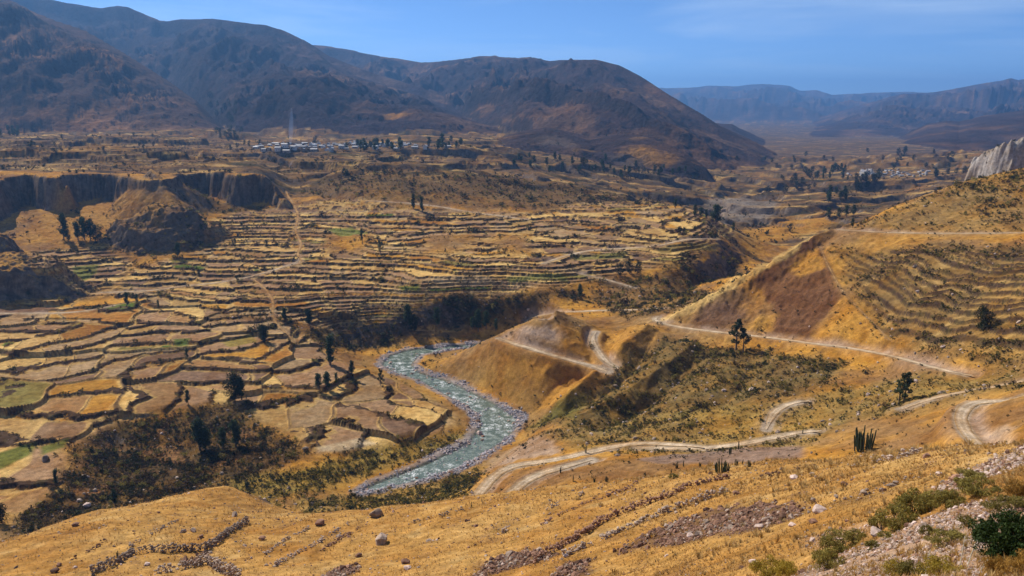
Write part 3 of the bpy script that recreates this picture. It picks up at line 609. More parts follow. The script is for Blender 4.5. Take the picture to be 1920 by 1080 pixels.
# the near slope
nn = np.array(NEAR, float)
paint((.405, .225, .066), nn); paint((.48, .305, .115), nn * sstep(-.1, .5, na) * .7); paint((.33, .18, .055), nn * sstep(.05, .5, fbm(X / 16, Y / 9, 4, 361)) * .6)
paint((.22, .125, .055), nn * sstep(.1, .45, nd * .6 + nb * .7) * .65)
paint((.52, .37, .17), nn * sstep(.1, .5, -nb) * .4)
SCR1 = soft([(1740,925),(1800,885),(1870,858),(1990,825),(1990,850),(1930,868),(1860,896),(1790,925)], 1.0, 1.6, 5, 371)
SCR2 = soft([(1440,1110),(1503,1070),(1576,1038),(1700,984),(1810,945),(1890,938),(1990,930),(1990,1110)], .8, 1.2, 4, 372)
SCR3 = soft([(1500,1010),(1600,985),(1690,960),(1640,1000),(1540,1030)], .8, 1.5, 5, 373) * .6
RUB = np.maximum.reduce([soft([(1155,1034),(1221,1028),(1305,1013),(1400,994),(1500,968),(1480,942),(1400,946),(1330,957),(1265,981),(1200,1006)], 1.2, 2.5, 8, 374), soft([(930,1048),(1020,1028),(1035,1046),(950,1068)], 1, 1.5, 6, 375), soft([(1030,1090),(1060,1058),(1110,1050),(1105,1078)], .8, 1.2, 5, 376), soft([(880,1090),(905,1062),(950,1040),(990,1032),(960,1070)], .8, 1.2, 5, 377), soft([(596,1090),(625,1070),(672,1058),(668,1075),(640,1090)], .8, 1, 5, 378), soft([(330,1052),(390,1036),(395,1050),(345,1062)], .8, 1, 5, 379)])
paint((.38, .26, .19), np.maximum(SCR1, np.maximum(SCR2, SCR3)) * (.8 + .2 * nd)); paint((.12, .07, .045), RUB * .8)
# mountains
mt = REG > 0
mcol = np.zeros(COL.shape, np.float32); mcol[:] = MTN
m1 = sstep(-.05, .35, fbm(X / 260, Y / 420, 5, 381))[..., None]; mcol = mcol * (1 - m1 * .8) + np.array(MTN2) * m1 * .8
depth_tint = np.where((REG == 8)[..., None], np.array((1.45, 1.3, 1.0)), np.where((REG == 7)[..., None], np.array((.82, .86, 1.0)), np.array((1.0, 1.0, 1.0)))); mcol = mcol * depth_tint  # shade and haze painted in: farther range bluer, nearer one warmer
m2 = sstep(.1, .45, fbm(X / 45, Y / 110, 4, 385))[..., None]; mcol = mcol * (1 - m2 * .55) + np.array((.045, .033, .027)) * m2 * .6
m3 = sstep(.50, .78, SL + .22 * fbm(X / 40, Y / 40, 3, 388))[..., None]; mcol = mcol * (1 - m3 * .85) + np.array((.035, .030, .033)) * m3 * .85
m4 = sstep(.2, .5, fbm(X / 120, Y / 60, 3, 391))[..., None] * (REG == 9)[..., None]; mcol = mcol * (1 - m4 * .6) + np.array((.30, .17, .05)) * m4 * .6
for (hx, hy), rr_, cc_ in (((1215, 292), 60, (.42, .22, .05)), ((1040, 262), 55, (.13, .10, .085)), ((1180, 300), 45, (.12, .095, .08)), ((745, 215), 40, (.45, .24, .05)), ((1318, 330), 70, (.035, .03, .034))):  # golden spots are sunlit patches painted in; the others are rock
    hp_ = hit(hx, hy); gq = 1 - sstep(.4, 1.1, np.hypot((X - hp_[0]) / rr_, (Y - hp_[1]) / rr_ / 1.3) + .4 * fbm(X / 30, Y / 30, 3, 397)); gq = gq[..., None]; mcol = mcol * (1 - gq * .75) + np.array(cc_) * gq * .75
snow = ((REG == 4) | (REG == 2)) & (H > np.where(REG == 4, 770, 410) + 22 * fbm(X / 60, Y / 60, 3, 395))
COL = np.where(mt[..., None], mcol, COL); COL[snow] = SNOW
COL *= (1 + .12 * nd)[..., None].astype(np.float32) * np.where(Y > 900, 1, 1)[..., None]
COL = np.clip(COL, .01, .95)

# ------------------------------------------------------------------ materials
def new_mat(name):
    m = bpy.data.materials.new(name); m.use_nodes = True
    nt = m.node_tree; b = nt.nodes['Principled BSDF']; b.inputs['Specular IOR Level'].default_value = 0.15
    b.inputs['Roughness'].default_value = .9
    return m, nt, nt.nodes, nt.links, b
def ground_material(name='ground_earth', k=1.0, bump=.35):
    m, nt, N, L, b = new_mat(name)
    at_ = N.new('ShaderNodeAttribute'); at_.attribute_name = 'Col'
    tc = N.new('ShaderNodeTexCoord')
    def noise(scale, detail, rough=.6):
        t = N.new('ShaderNodeTexNoise'); t.inputs['Scale'].default_value = scale; t.inputs['Detail'].default_value = detail; t.inputs['Roughness'].default_value = rough
        L.new(tc.outputs['Object'], t.inputs['Vector']); return t
    n1, n2 = noise(.35 * k, 6, .65), noise(2.2 * k, 5, .7)
    def rng_(src, lo, hi, a=.3, b_=.7):
        r = N.new('ShaderNodeMapRange'); r.inputs[1].default_value = a; r.inputs[2].default_value = b_; r.inputs[3].default_value = lo; r.inputs[4].default_value = hi
        L.new(src, r.inputs[0]); return r.outputs[0]
    n3 = noise(.06 * k, 6, .7)
    v1, v2 = rng_(n1.outputs['Fac'], .60, 1.32), rng_(n2.outputs['Fac'], .62, 1.30)
    mul = N.new('ShaderNodeMath'); mul.operation = 'MULTIPLY'; L.new(v1, mul.inputs[0]); L.new(v2, mul.inputs[1])
    mx = N.new('ShaderNodeVectorMath'); mx.operation = 'SCALE'; L.new(at_.outputs['Color'], mx.inputs[0]); L.new(mul.outputs[0], mx.inputs['Scale'])
    v3 = rng_(n3.outputs['Fac'], 1.0, 0.0, .38, .58)
    tint = N.new('ShaderNodeMixRGB'); tint.blend_type = 'MULTIPLY'; tint.inputs['Color2'].default_value = (.78, .67, .54, 1); L.new(v3, tint.inputs['Fac']); L.new(mx.outputs[0], tint.inputs['Color1'])
    L.new(tint.outputs[0], b.inputs['Base Color'])
    bp = N.new('ShaderNodeBump'); bp.inputs['Strength'].default_value = 1.0; bp.inputs['Distance'].default_value = bump
    ad = N.new('ShaderNodeMath'); ad.operation = 'ADD'; L.new(n1.outputs['Fac'], ad.inputs[0]); 
    m2_ = N.new('ShaderNodeMath'); m2_.operation = 'MULTIPLY'; m2_.inputs[1].default_value = .45; L.new(n2.outputs['Fac'], m2_.inputs[0]); L.new(m2_.outputs[0], ad.inputs[1])
    L.new(ad.outputs[0], bp.inputs['Height']); L.new(bp.outputs[0], b.inputs['Normal'])
    b.inputs['Roughness'].default_value = 1.0; b.inputs['Specular IOR Level'].default_value = 0.02
    return m
M_GROUND = ground_material(); M_MOUNT = ground_material('mountain_rock', .035, 26.0)
def plain_mat(name, c, var=.25, scale=3.0, rough=.9, bump=0.0, spec=.1):
    m, nt, N, L, b = new_mat(name)
    tc = N.new('ShaderNodeTexCoord'); t = N.new('ShaderNodeTexNoise'); t.inputs['Scale'].default_value = scale; t.inputs['Detail'].default_value = 5
    L.new(tc.outputs['Object'], t.inputs['Vector'])
    oi = N.new('ShaderNodeObjectInfo')
    r = N.new('ShaderNodeMapRange'); r.inputs[1].default_value = .3; r.inputs[2].default_value = .7; r.inputs[3].default_value = 1 - var; r.inputs[4].default_value = 1 + var
    L.new(t.outputs['Fac'], r.inputs[0])
    r2 = N.new('ShaderNodeMapRange'); r2.inputs[3].default_value = 1 - var * .8; r2.inputs[4].default_value = 1 + var * .8; L.new(oi.outputs['Random'], r2.inputs[0])
    mu = N.new('ShaderNodeMath'); mu.operation = 'MULTIPLY'; L.new(r.outputs[0], mu.inputs[0]); L.new(r2.outputs[0], mu.inputs[1])
    v = N.new('ShaderNodeVectorMath'); v.operation = 'SCALE'; v.inputs[0].default_value = c; L.new(mu.outputs[0], v.inputs['Scale'])
    L.new(v.outputs[0], b.inputs['Base Color']); b.inputs['Roughness'].default_value = rough; b.inputs['Specular IOR Level'].default_value = spec
    if bump:
        bp = N.new('ShaderNodeBump'); bp.inputs['Strength'].default_value = bump; bp.inputs['Distance'].default_value = .05
        L.new(t.outputs['Fac'], bp.inputs['Height']); L.new(bp.outputs[0], b.inputs['Normal'])
    return m
def leaf_mat(name, c, var=.35, trans=.25):
    m, nt, N, L, b = new_mat(name)
    ge = N.new('ShaderNodeNewGeometry'); oi = N.new('ShaderNodeObjectInfo')
    r = N.new('ShaderNodeMapRange'); r.inputs[3].default_value = 1 - var; r.inputs[4].default_value = 1 + var; L.new(ge.outputs['Random Per Island'], r.inputs[0])
    r2 = N.new('ShaderNodeMapRange'); r2.inputs[3].default_value = .72; r2.inputs[4].default_value = 1.28; L.new(oi.outputs['Random'], r2.inputs[0])
    mu = N.new('ShaderNodeMath'); mu.operation = 'MULTIPLY'; L.new(r.outputs[0], mu.inputs[0]); L.new(r2.outputs[0], mu.inputs[1])
    v = N.new('ShaderNodeVectorMath'); v.operation = 'SCALE'; v.inputs[0].default_value = c; L.new(mu.outputs[0], v.inputs['Scale'])
    L.new(v.outputs[0], b.inputs['Base Color']); b.inputs['Roughness'].default_value = .7
    tr = N.new('ShaderNodeBsdfTranslucent'); L.new(v.outputs[0], tr.inputs['Color'])
    mx = N.new('ShaderNodeMixShader'); mx.inputs[0].default_value = trans
    L.new(b.outputs[0], mx.inputs[1]); L.new(tr.outputs[0], mx.inputs[2]); L.new(mx.outputs[0], N['Material Output'].inputs['Surface'])
    return m
M_LEAF = {'euc': leaf_mat('eucalyptus_leaves', (.045, .066, .024)), 'pop': leaf_mat('poplar_leaves', (.042, .064, .022)), 'round': leaf_mat('shrub_leaves', (.034, .04, .014)),
          'olive': leaf_mat('olive_leaves', (.235, .19, .045)), 'dry': leaf_mat('dry_twigs', (.085, .052, .026)), 'gold': leaf_mat('yellow_leaves', (.36, .26, .035)), 'deep': leaf_mat('deep_green_leaves', (.035, .06, .013)), 'ochre': leaf_mat('ochre_leaves', (.27, .15, .03))}
M_BARK = plain_mat('bark', (.16, .12, .09), .3, 6); M_CACT = plain_mat('cactus_skin', (.045, .06, .03), .3, 5)
M_STONE = plain_mat('stone', (.33, .25, .195), .45, 2.2, .9, .6); M_DSTONE = plain_mat('dark_stone', (.20, .112, .075), .5, 2.2, .9, .6)
M_LSTONE = plain_mat('pale_stone', (.52, .40, .345), .3, 3.0, .9, .5); M_RSTONE = plain_mat('river_stone', (.33, .31, .33), .45, 2.0, .85, .4)
M_GRASS = leaf_mat('dry_grass', (.44, .26, .075), .3, .35); M_GRASS2 = leaf_mat('straw_grass', (.52, .36, .15), .3, .35); M_GRASS3 = leaf_mat('brown_grass', (.30, .17, .06), .3, .3)
M_ROAD = plain_mat('dirt_road_surface', (.52, .43, .335), .22, .7, 1, .4, .02)
M_PATH = plain_mat('path_surface', (.40, .30, .20), .2, .6, 1, .4, .02)

# ------------------------------------------------------------------ mesh helpers
COLL = scene.collection
def build(name, v, faces, mat, parent=None, smooth=False, link=True):
    """faces: int array (n,3) or (n,4), or a list of such arrays"""
    me = bpy.data.meshes.new(name)
    if isinstance(faces, np.ndarray): faces = [faces]
    faces = [np.asarray(f, np.int32) for f in faces if len(f)]
    v = np.asarray(v, np.float32)
    me.vertices.add(len(v)); me.vertices.foreach_set('co', v.ravel())
    lo = np.concatenate([f.ravel() for f in faces]); sz = np.concatenate([np.full(len(f), f.shape[1], np.int32) for f in faces])
    me.loops.add(len(lo)); me.loops.foreach_set('vertex_index', lo)
    me.polygons.add(len(sz)); me.polygons.foreach_set('loop_start', np.r_[0, np.cumsum(sz)[:-1]].astype(np.int32))
    if smooth: me.polygons.foreach_set('use_smooth', np.ones(len(sz), bool))
    else: me.polygons.foreach_set('use_smooth', np.zeros(len(sz), bool))
    me.update()
    if mat: me.materials.append(mat)
    o = bpy.data.objects.new(name, me)
    if link: COLL.objects.link(o)
    if parent is not None: o.parent = parent
    return o
def tag(o, label=None, cat=None, group=None, kind=None):
    if label: o['label'] = label
    if cat: o['category'] = cat
    if group: o['group'] = group
    if kind: o['kind'] = kind
    return o
def empty(name, loc, rz=0.0, sc=1.0):
    o = bpy.data.objects.new(name, None); COLL.objects.link(o); o.location = loc; o.rotation_euler = (0, 0, rz); o.scale = (sc, sc, sc); o.empty_display_size = .3
    return o
def copy_tree(o, parent=None):
    c = o.copy(); COLL.objects.link(c); c.parent = parent
    for ch in o.children: copy_tree(ch, c)
    return c

# ------------------------------------------------------------------ terrain meshes, one per piece of the setting
P2 = np.where(plot_keep & (PLOT >= 0) & (ROADM < .3) & (Y < 700), PLOT, -1)
sd_plat = poly_sd(B1, 5)
spurm = soft([(1000,785),(1010,768),(1060,735),(1160,690),(1215,606),(1300,566),(1536,436),(1600,416),(1760,350),(1990,290),(1990,836),(1826,836),(1706,844),(1506,859),(1200,870),(1050,880),(1000,870)], 1)
NAMES = {0: ('valley_floor', 'terraced valley floor of brown and straw fields'), 10: ('hillside', 'golden near hillside strewn with stones'), 11: ('hillside', 'brushy right hillside with the triangular spur'), 12: ('plateau', 'flat plateau above the long cliff on the left'), 13: ('valley_floor', 'wide hazy valley floor running away beyond the hills')}
REG = np.where((REG == 0) & NEAR, 10, REG); REG = np.where((REG == 0) & (spurm > .5) & (Y < 520), 11, REG)
REG = np.where((REG == 0) & (sd_plat > -6) & (Y < 960), 12, REG); REG = np.where((REG == 0) & (Y > 880), 13, REG)
for m in MOUNT: NAMES[m[0]] = (m[1], m[2])
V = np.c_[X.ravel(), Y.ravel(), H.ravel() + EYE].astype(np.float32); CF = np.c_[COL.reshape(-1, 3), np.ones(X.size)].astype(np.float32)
idx = np.arange(NROW * NCOL).reshape(NROW, NCOL)
FQ = np.stack([idx[:-1, :-1], idx[:-1, 1:], idx[1:, 1:], idx[1:, :-1]], -1).reshape(-1, 4)
freg = REG[:-1, :-1].ravel(); fplot = P2[:-1, :-1].ravel().copy(); fplot[(freg != 0) & (freg != 11)] = -1
gx, gy, gd = project(X[:-1, :-1].ravel(), Y[:-1, :-1].ravel(), H[:-1, :-1].ravel())
inview = (gx > 0) & (gx < 1920) & (gy > 0) & (gy < 1080)
# smooth normals shared across the pieces
tx = np.stack([np.gradient(X, axis=1), np.zeros(X.shape), np.gradient(H, axis=1)], -1)
ty = np.stack([np.gradient(X, axis=0), np.gradient(Y, axis=0), np.gradient(H, axis=0)], -1)
NRM = np.cross(tx, ty); NRM /= np.linalg.norm(NRM, axis=-1, keepdims=True); NRM = NRM.reshape(-1, 3).astype(np.float32)
def piece(name, mask, parent=None, mat=None):
    f = FQ[mask]; used = np.unique(f); inv = np.zeros(NROW * NCOL, np.int32); inv[used] = np.arange(len(used))
    o = build(name, V[used], inv[f], mat or M_GROUND, parent, True)
    a = o.data.color_attributes.new('Col', 'FLOAT_COLOR', 'POINT'); a.data.foreach_set('color', CF[used].ravel())
    o.data.normals_split_custom_set_from_vertices(NRM[used])
    return o
ids, cnt = np.unique(fplot[(fplot >= 0) & inview], return_counts=True)
order = np.argsort(-cnt); best = ids[order][:290]; best = best[cnt[order][:290] > 25]
isplot = np.isin(fplot, best)
ground = {}
for r in np.unique(freg):
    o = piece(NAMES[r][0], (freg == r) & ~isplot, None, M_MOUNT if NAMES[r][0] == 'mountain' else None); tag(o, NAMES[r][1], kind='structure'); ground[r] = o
srt = np.argsort(np.where(isplot, fplot, -1), kind='stable'); fp = fplot[srt]; fp = np.where(isplot[srt], fp, -1)
for k in best:
    a, b = np.searchsorted(fp, k), np.searchsorted(fp, k, 'right'); sel = srt[a:b]
    if len(sel): piece('field_plot', sel, ground[int(freg[sel[0]])])
print('ground', round(time.time() - T0, 1), len(best))

# ------------------------------------------------------------------ river water
def water_mat():
    m, nt, N, L, b = new_mat('river_water')
    tc = N.new('ShaderNodeTexCoord')
    def noise(sc, de, ro=.6):
        t = N.new('ShaderNodeTexNoise'); t.inputs['Scale'].default_value = sc; t.inputs['Detail'].default_value = de; t.inputs['Roughness'].default_value = ro; L.new(tc.outputs['Object'], t.inputs['Vector']); return t
    n1, n2 = noise(.28, 6, .7), noise(1.3, 4, .7)
    ad = N.new('ShaderNodeMath'); ad.operation = 'ADD'; L.new(n1.outputs['Fac'], ad.inputs[0]); L.new(n2.outputs['Fac'], ad.inputs[1])
    r = N.new('ShaderNodeMapRange'); r.inputs[1].default_value = 1.03; r.inputs[2].default_value = 1.14; L.new(ad.outputs[0], r.inputs[0])
    r3 = N.new('ShaderNodeMapRange'); r3.inputs[1].default_value = .35; r3.inputs[2].default_value = .65; L.new(n1.outputs['Fac'], r3.inputs[0])
    mw = N.new('ShaderNodeMixRGB'); mw.inputs['Color1'].default_value = (.075, .105, .078, 1); mw.inputs['Color2'].default_value = (.17, .205, .17, 1); L.new(r3.outputs[0], mw.inputs['Fac'])
    mx = N.new('ShaderNodeMixRGB'); mx.inputs['Color2'].default_value = (.62, .65, .66, 1); L.new(r.outputs[0], mx.inputs['Fac']); L.new(mw.outputs[0], mx.inputs['Color1'])
    n0 = noise(.035, 3, .6); rf = N.new('ShaderNodeMapRange'); rf.inputs[1].default_value = .46; rf.inputs[2].default_value = .58; rf.inputs[3].default_value = .10; L.new(n0.outputs['Fac'], rf.inputs[0])
    mf = N.new('ShaderNodeMath'); mf.operation = 'MULTIPLY'; L.new(r.outputs[0], mf.inputs[0]); L.new(rf.outputs[0], mf.inputs[1]); L.new(mf.outputs[0], mx.inputs['Fac'])
    L.new(mx.outputs[0], b.inputs['Base Color'])
    rr = N.new('ShaderNodeMapRange'); rr.inputs[3].default_value = .22; rr.inputs[4].default_value = .7; L.new(r.outputs[0], rr.inputs[0]); L.new(rr.outputs[0], b.inputs['Roughness'])
    b.inputs['Specular IOR Level'].default_value = .3
    bp = N.new('ShaderNodeBump'); bp.inputs['Strength'].default_value = .55; bp.inputs['Distance'].default_value = .3; L.new(ad.outputs[0], bp.inputs['Height']); L.new(bp.outputs[0], b.inputs['Normal'])
    return m
def strip_pts(line, k):
    p = np.array(line); s = np.r_[0, np.cumsum(np.hypot(*np.diff(p, axis=0).T))]; s /= s[-1]; t = np.linspace(0, 1, k)
    q = np.c_[np.interp(t, s, p[:, 0]), np.interp(t, s, p[:, 1])]
    for _ in range(8): q[1:-1] = .5 * q[1:-1] + .25 * (q[:-2] + q[2:])
    return q
def strip_match(a, b, k):     # both banks sampled bank point by bank point
    def rs_(l):
        l = np.array(l); t = np.linspace(0, len(l) - 1, k); q = np.c_[np.interp(t, np.arange(len(l)), l[:, 0]), np.interp(t, np.arange(len(l)), l[:, 1])]
        for _ in range(10): q[1:-1] = .5 * q[1:-1] + .25 * (q[:-2] + q[2:])
        return q
    return rs_(a), rs_(b)
NA, NC = 330, 34
la, lb = strip_match(rivl, rivr, NA)
tt = np.linspace(-.06, 1.06, NC)[None, :, None]
wxy = la[:, None] * (1 - tt) + lb[:, None] * tt
wz = .10 * fbm(wxy[..., 0] / 2.4, wxy[..., 1] / 2.4, 4, 401, ridged=True) + .06 * fbm(wxy[..., 0] / .9, wxy[..., 1] / .9, 2, 405)
wv = np.concatenate([wxy, wz[..., None]], -1).reshape(-1, 3); wi = np.arange(NA * NC).reshape(NA, NC)
wf = np.stack([wi[:-1, :-1], wi[:-1, 1:], wi[1:, 1:], wi[1:, :-1]], -1).reshape(-1, 4)
river = build('river', wv, wf, water_mat(), None, True); tag(river, 'shallow green river with white riffles bending through the valley', kind='structure')

# ------------------------------------------------------------------ road ribbons
def gz(x, y): return lookup(H, x, y) + EYE
for nm, wd, lab, p in road_lines:
    wd *= .56; k = len(p); tdir = np.gradient(p[:, :2], axis=0); tdir /= np.linalg.norm(tdir, axis=1, keepdims=True) + 1e-9; nr = np.c_[-tdir[:, 1], tdir[:, 0]]
    offs = np.array((-.62, -.5, -.36, -.24, -.1, .1, .24, .36, .5, .62)); lift = np.array((-.02, .05, .06, .035, .07, .07, .035, .06, .05, -.02)) + .045; m_ = len(offs)
    jit = 1 + .22 * fbm(np.arange(k)[:, None] / 2.5 + np.zeros((1, m_)), np.sign(offs)[None] * 9 + np.zeros((k, 1)) + wd, 2, 411)
    se = np.minimum(np.arange(k), np.arange(k)[::-1]) * 3.0; wdv = wd * (.25 + .75 * sstep(0, 16, se))
    xy = p[:, None, :2] + nr[:, None] * (offs[None] * wdv[:, None])[..., None] * jit[..., None]
    z = np.maximum(p[:, None, 2] + EYE + lift[None], gz(xy[..., 0], xy[..., 1]) + np.where(np.abs(offs) < .6, .05, .01)[None])
    v = np.concatenate([xy, z[..., None]], -1).reshape(-1, 3); ii = np.arange(k * m_).reshape(k, m_)
    f = np.stack([ii[:-1, :-1], ii[:-1, 1:], ii[1:, 1:], ii[1:, :-1]], -1).reshape(-1, 4)
    o = tag(build(nm, v, f, M_GROUND, None, True), lab, kind='structure')
    cr = np.array(((.36, .25, .12), (.42, .32, .21), (.50, .41, .31), (.62, .53, .43), (.50, .42, .32), (.50, .42, .32), (.62, .53, .43), (.50, .41, .31), (.42, .32, .21), (.36, .25, .12)))
    if nm == 'footpath': cr = cr * (.80, .62, .38)
    cr = cr * (.98, .92, .84)
    cc = (cr[None] * (1 + .22 * fbm(xy[..., 0] / 2, xy[..., 1] / 2, 3, 415))[..., None]).reshape(-1, 3)
    a = o.data.color_attributes.new('Col', 'FLOAT_COLOR', 'POINT'); a.data.foreach_set('color', np.c_[cc, np.ones(len(cc))].astype(np.float32).ravel())
print('roads', round(time.time() - T0, 1))

# ------------------------------------------------------------------ plants: prototypes
def leaf_cloud(centres, radii, n, size, r, squash=.8, up=.3, slim=.42):
    """n leaf blades (quads) spread through clumps"""
    c = r.integers(0, len(centres), n); d = r.normal(size=(n, 3)); d /= np.linalg.norm(d, axis=1, keepdims=True)
    rad = radii[c] * r.uniform(.25, 1.0, n) ** .45
    p = centres[c] + d * rad[:, None] * np.array((1, 1, squash))
    a = r.normal(size=(n, 3)); a[:, 2] += up; a /= np.linalg.norm(a, axis=1, keepdims=True)
    b = np.cross(a, r.normal(size=(n, 3))); b /= np.linalg.norm(b, axis=1, keepdims=True)
    s = size * r.uniform(.6, 1.5, n)[:, None]
    q = np.stack([p - a * s * .9, p + b * s * slim, p + a * s * .9, p - b * s * slim], 1).reshape(-1, 3)
    return q, np.arange(4 * n).reshape(n, 4)
def tube(pts, rad, sides=6):
    pts = np.array(pts, float); k = len(pts); v = []; 
    t = np.gradient(pts, axis=0); t /= np.linalg.norm(t, axis=1, keepdims=True) + 1e-9
    ref = np.array((.37, .91, .15)); a = np.cross(t, ref); a /= np.linalg.norm(a, axis=1, keepdims=True); b = np.cross(t, a)
    an = np.arange(sides) * 2 * np.pi / sides
    v = (pts[:, None] + (a[:, None] * np.cos(an)[None, :, None] + b[:, None] * np.sin(an)[None, :, None]) * np.array(rad)[:, None, None]).reshape(-1, 3)
    i = np.arange(k * sides).reshape(k, sides); j = np.roll(i, -1, 1)
    f = np.stack([i[:-1], j[:-1], j[1:], i[1:]], -1).reshape(-1, 4)
    return v, f
def join(parts):
    vs, fs, o = [], [], 0
    for v, f in parts: vs.append(v); fs.append(f + o); o += len(v)
    return np.concatenate(vs), np.concatenate(fs)
def make_tree(kind, seed, leaves):
    """unit-height tree: trunk with limbs, and a crown of leaf clumps"""
    r = np.random.default_rng(seed)
    root = bpy.data.objects.new('tree', None)
    parts = []; cen = []; rad = []
    bend = r.normal(0, .02, 2)
    tp = [(bend[0] * t * t, bend[1] * t * t, t) for t in np.linspace(-.04, .93, 7)]
    parts.append(tube(tp, np.linspace(.026, .005, 7)))
    prof = {'euc': (.22, .17), 'pop': (.12, .085), 'round': (.12, .40), 'sparse': (.30, .22)}[kind]
    nl = {'euc': 20, 'pop': 22, 'round': 24, 'sparse': 13}[kind]
    for k in range(nl):
        t = prof[0] + (.97 - prof[0]) * (k + r.uniform(0, .9)) / nl
        if kind == 'pop': w = prof[1] * (1 - abs(t - .45) ** 1.6 * 1.7)
        elif kind == 'round': w = prof[1] * math.sqrt(max(.04, 1 - ((t - .5) / .52) ** 2))
        else: w = prof[1] * (1.0 - .62 * max(0, t - .55) / .45) * r.uniform(.5, 1.25)
        an = r.uniform(0, 2 * np.pi); rr = w * r.uniform(.35, 1.0)
        tip = np.array((math.cos(an) * rr + bend[0] * t * t, math.sin(an) * rr + bend[1] * t * t, t + rr * .3))
        st = np.array((bend[0] * t * t, bend[1] * t * t, max(.05, t - .6 * rr - .03)))
        parts.append(tube([st, st * .45 + tip * .55 + (0, 0, -.01), tip], (.009, .006, .003), 4))
        cen.append(tip); rad.append({'euc': .085, 'pop': .05, 'round': .15, 'sparse': .07}[kind] * r.uniform(.7, 1.4))
        if kind != 'sparse' : cen.append(st * .4 + tip * .6); rad.append(rad[-1] * .9)
    v, f = join(parts); tr = build('trunk', v, f, M_BARK, root, True, False)
    q, f = leaf_cloud(np.array(cen), np.array(rad), leaves, {'euc': .030, 'pop': .025, 'round': .038, 'sparse': .022}[kind] * (1800 / leaves) ** .33, r, 1.1 if kind != 'round' else .85)
    build('crown', q, f, M_LEAF['pop' if kind == 'pop' else 'round' if kind == 'round' else 'euc'], root, False, False)
    return root
PROTO = {}
for kd in ('euc', 'pop', 'round', 'sparse'):
    for lod, nlv in (('hi', 2400), ('lo', 480)):
        PROTO[kd, lod] = [make_tree(kd, 500 + 17 * i + len(kd), nlv if kd != 'sparse' else int(nlv * .6)) for i in range(4 if lod == 'hi' else 3)]
def clone(root, name):
    e = bpy.data.objects.new(name, None); COLL.objects.link(e)
    for ch in root.children:
        c = ch.copy(); COLL.objects.link(c); c.parent = e
    return e
NT = 0
def plant_tree(kind, px, py, hpx, label, group=None, wide=1.0, cat='tree', name='tree', pos=None, lod=None):
    global NT
    p = hit(px, py) if pos is None else pos
    dep = p[1] * CP - p[2] * SP; h = hpx * 1.15 * dep / FPX
    protos = PROTO[kind, lod or ('hi' if hpx > 22 else 'lo')]
    e = clone(protos[NT % len(protos)], name); NT += 1
    e.location = (p[0], p[1], p[2] + EYE - .05 * h * .3); e.rotation_euler = (0, 0, random.uniform(0, 6.28)); e.scale = (h * wide, h * wide, h)
    return tag(e, label, cat, group)
def z4(x, y): return x / 3, 300 + y / 3
def z5(x, y): return 640 + x / 3, 300 + y / 3
def z6(x, y): return 1280 + x / 3, 300 + y / 3
def z71(x, y): return .2604 * x, 580 + .2604 * y
def z72(x, y): return 480 + .2604 * x, 580 + .2604 * y
def z75(x, y): return .2604 * x, 799 + .2604 * y
def z76(x, y): return 480 + .2604 * x, 799 + .2604 * y
def z77(x, y): return 940 + .2604 * x, 799 + .2604 * y
def z78(x, y): return 1420 + .2604 * x, 799 + .2604 * y
G3 = 1 / 3; G4 = .2604
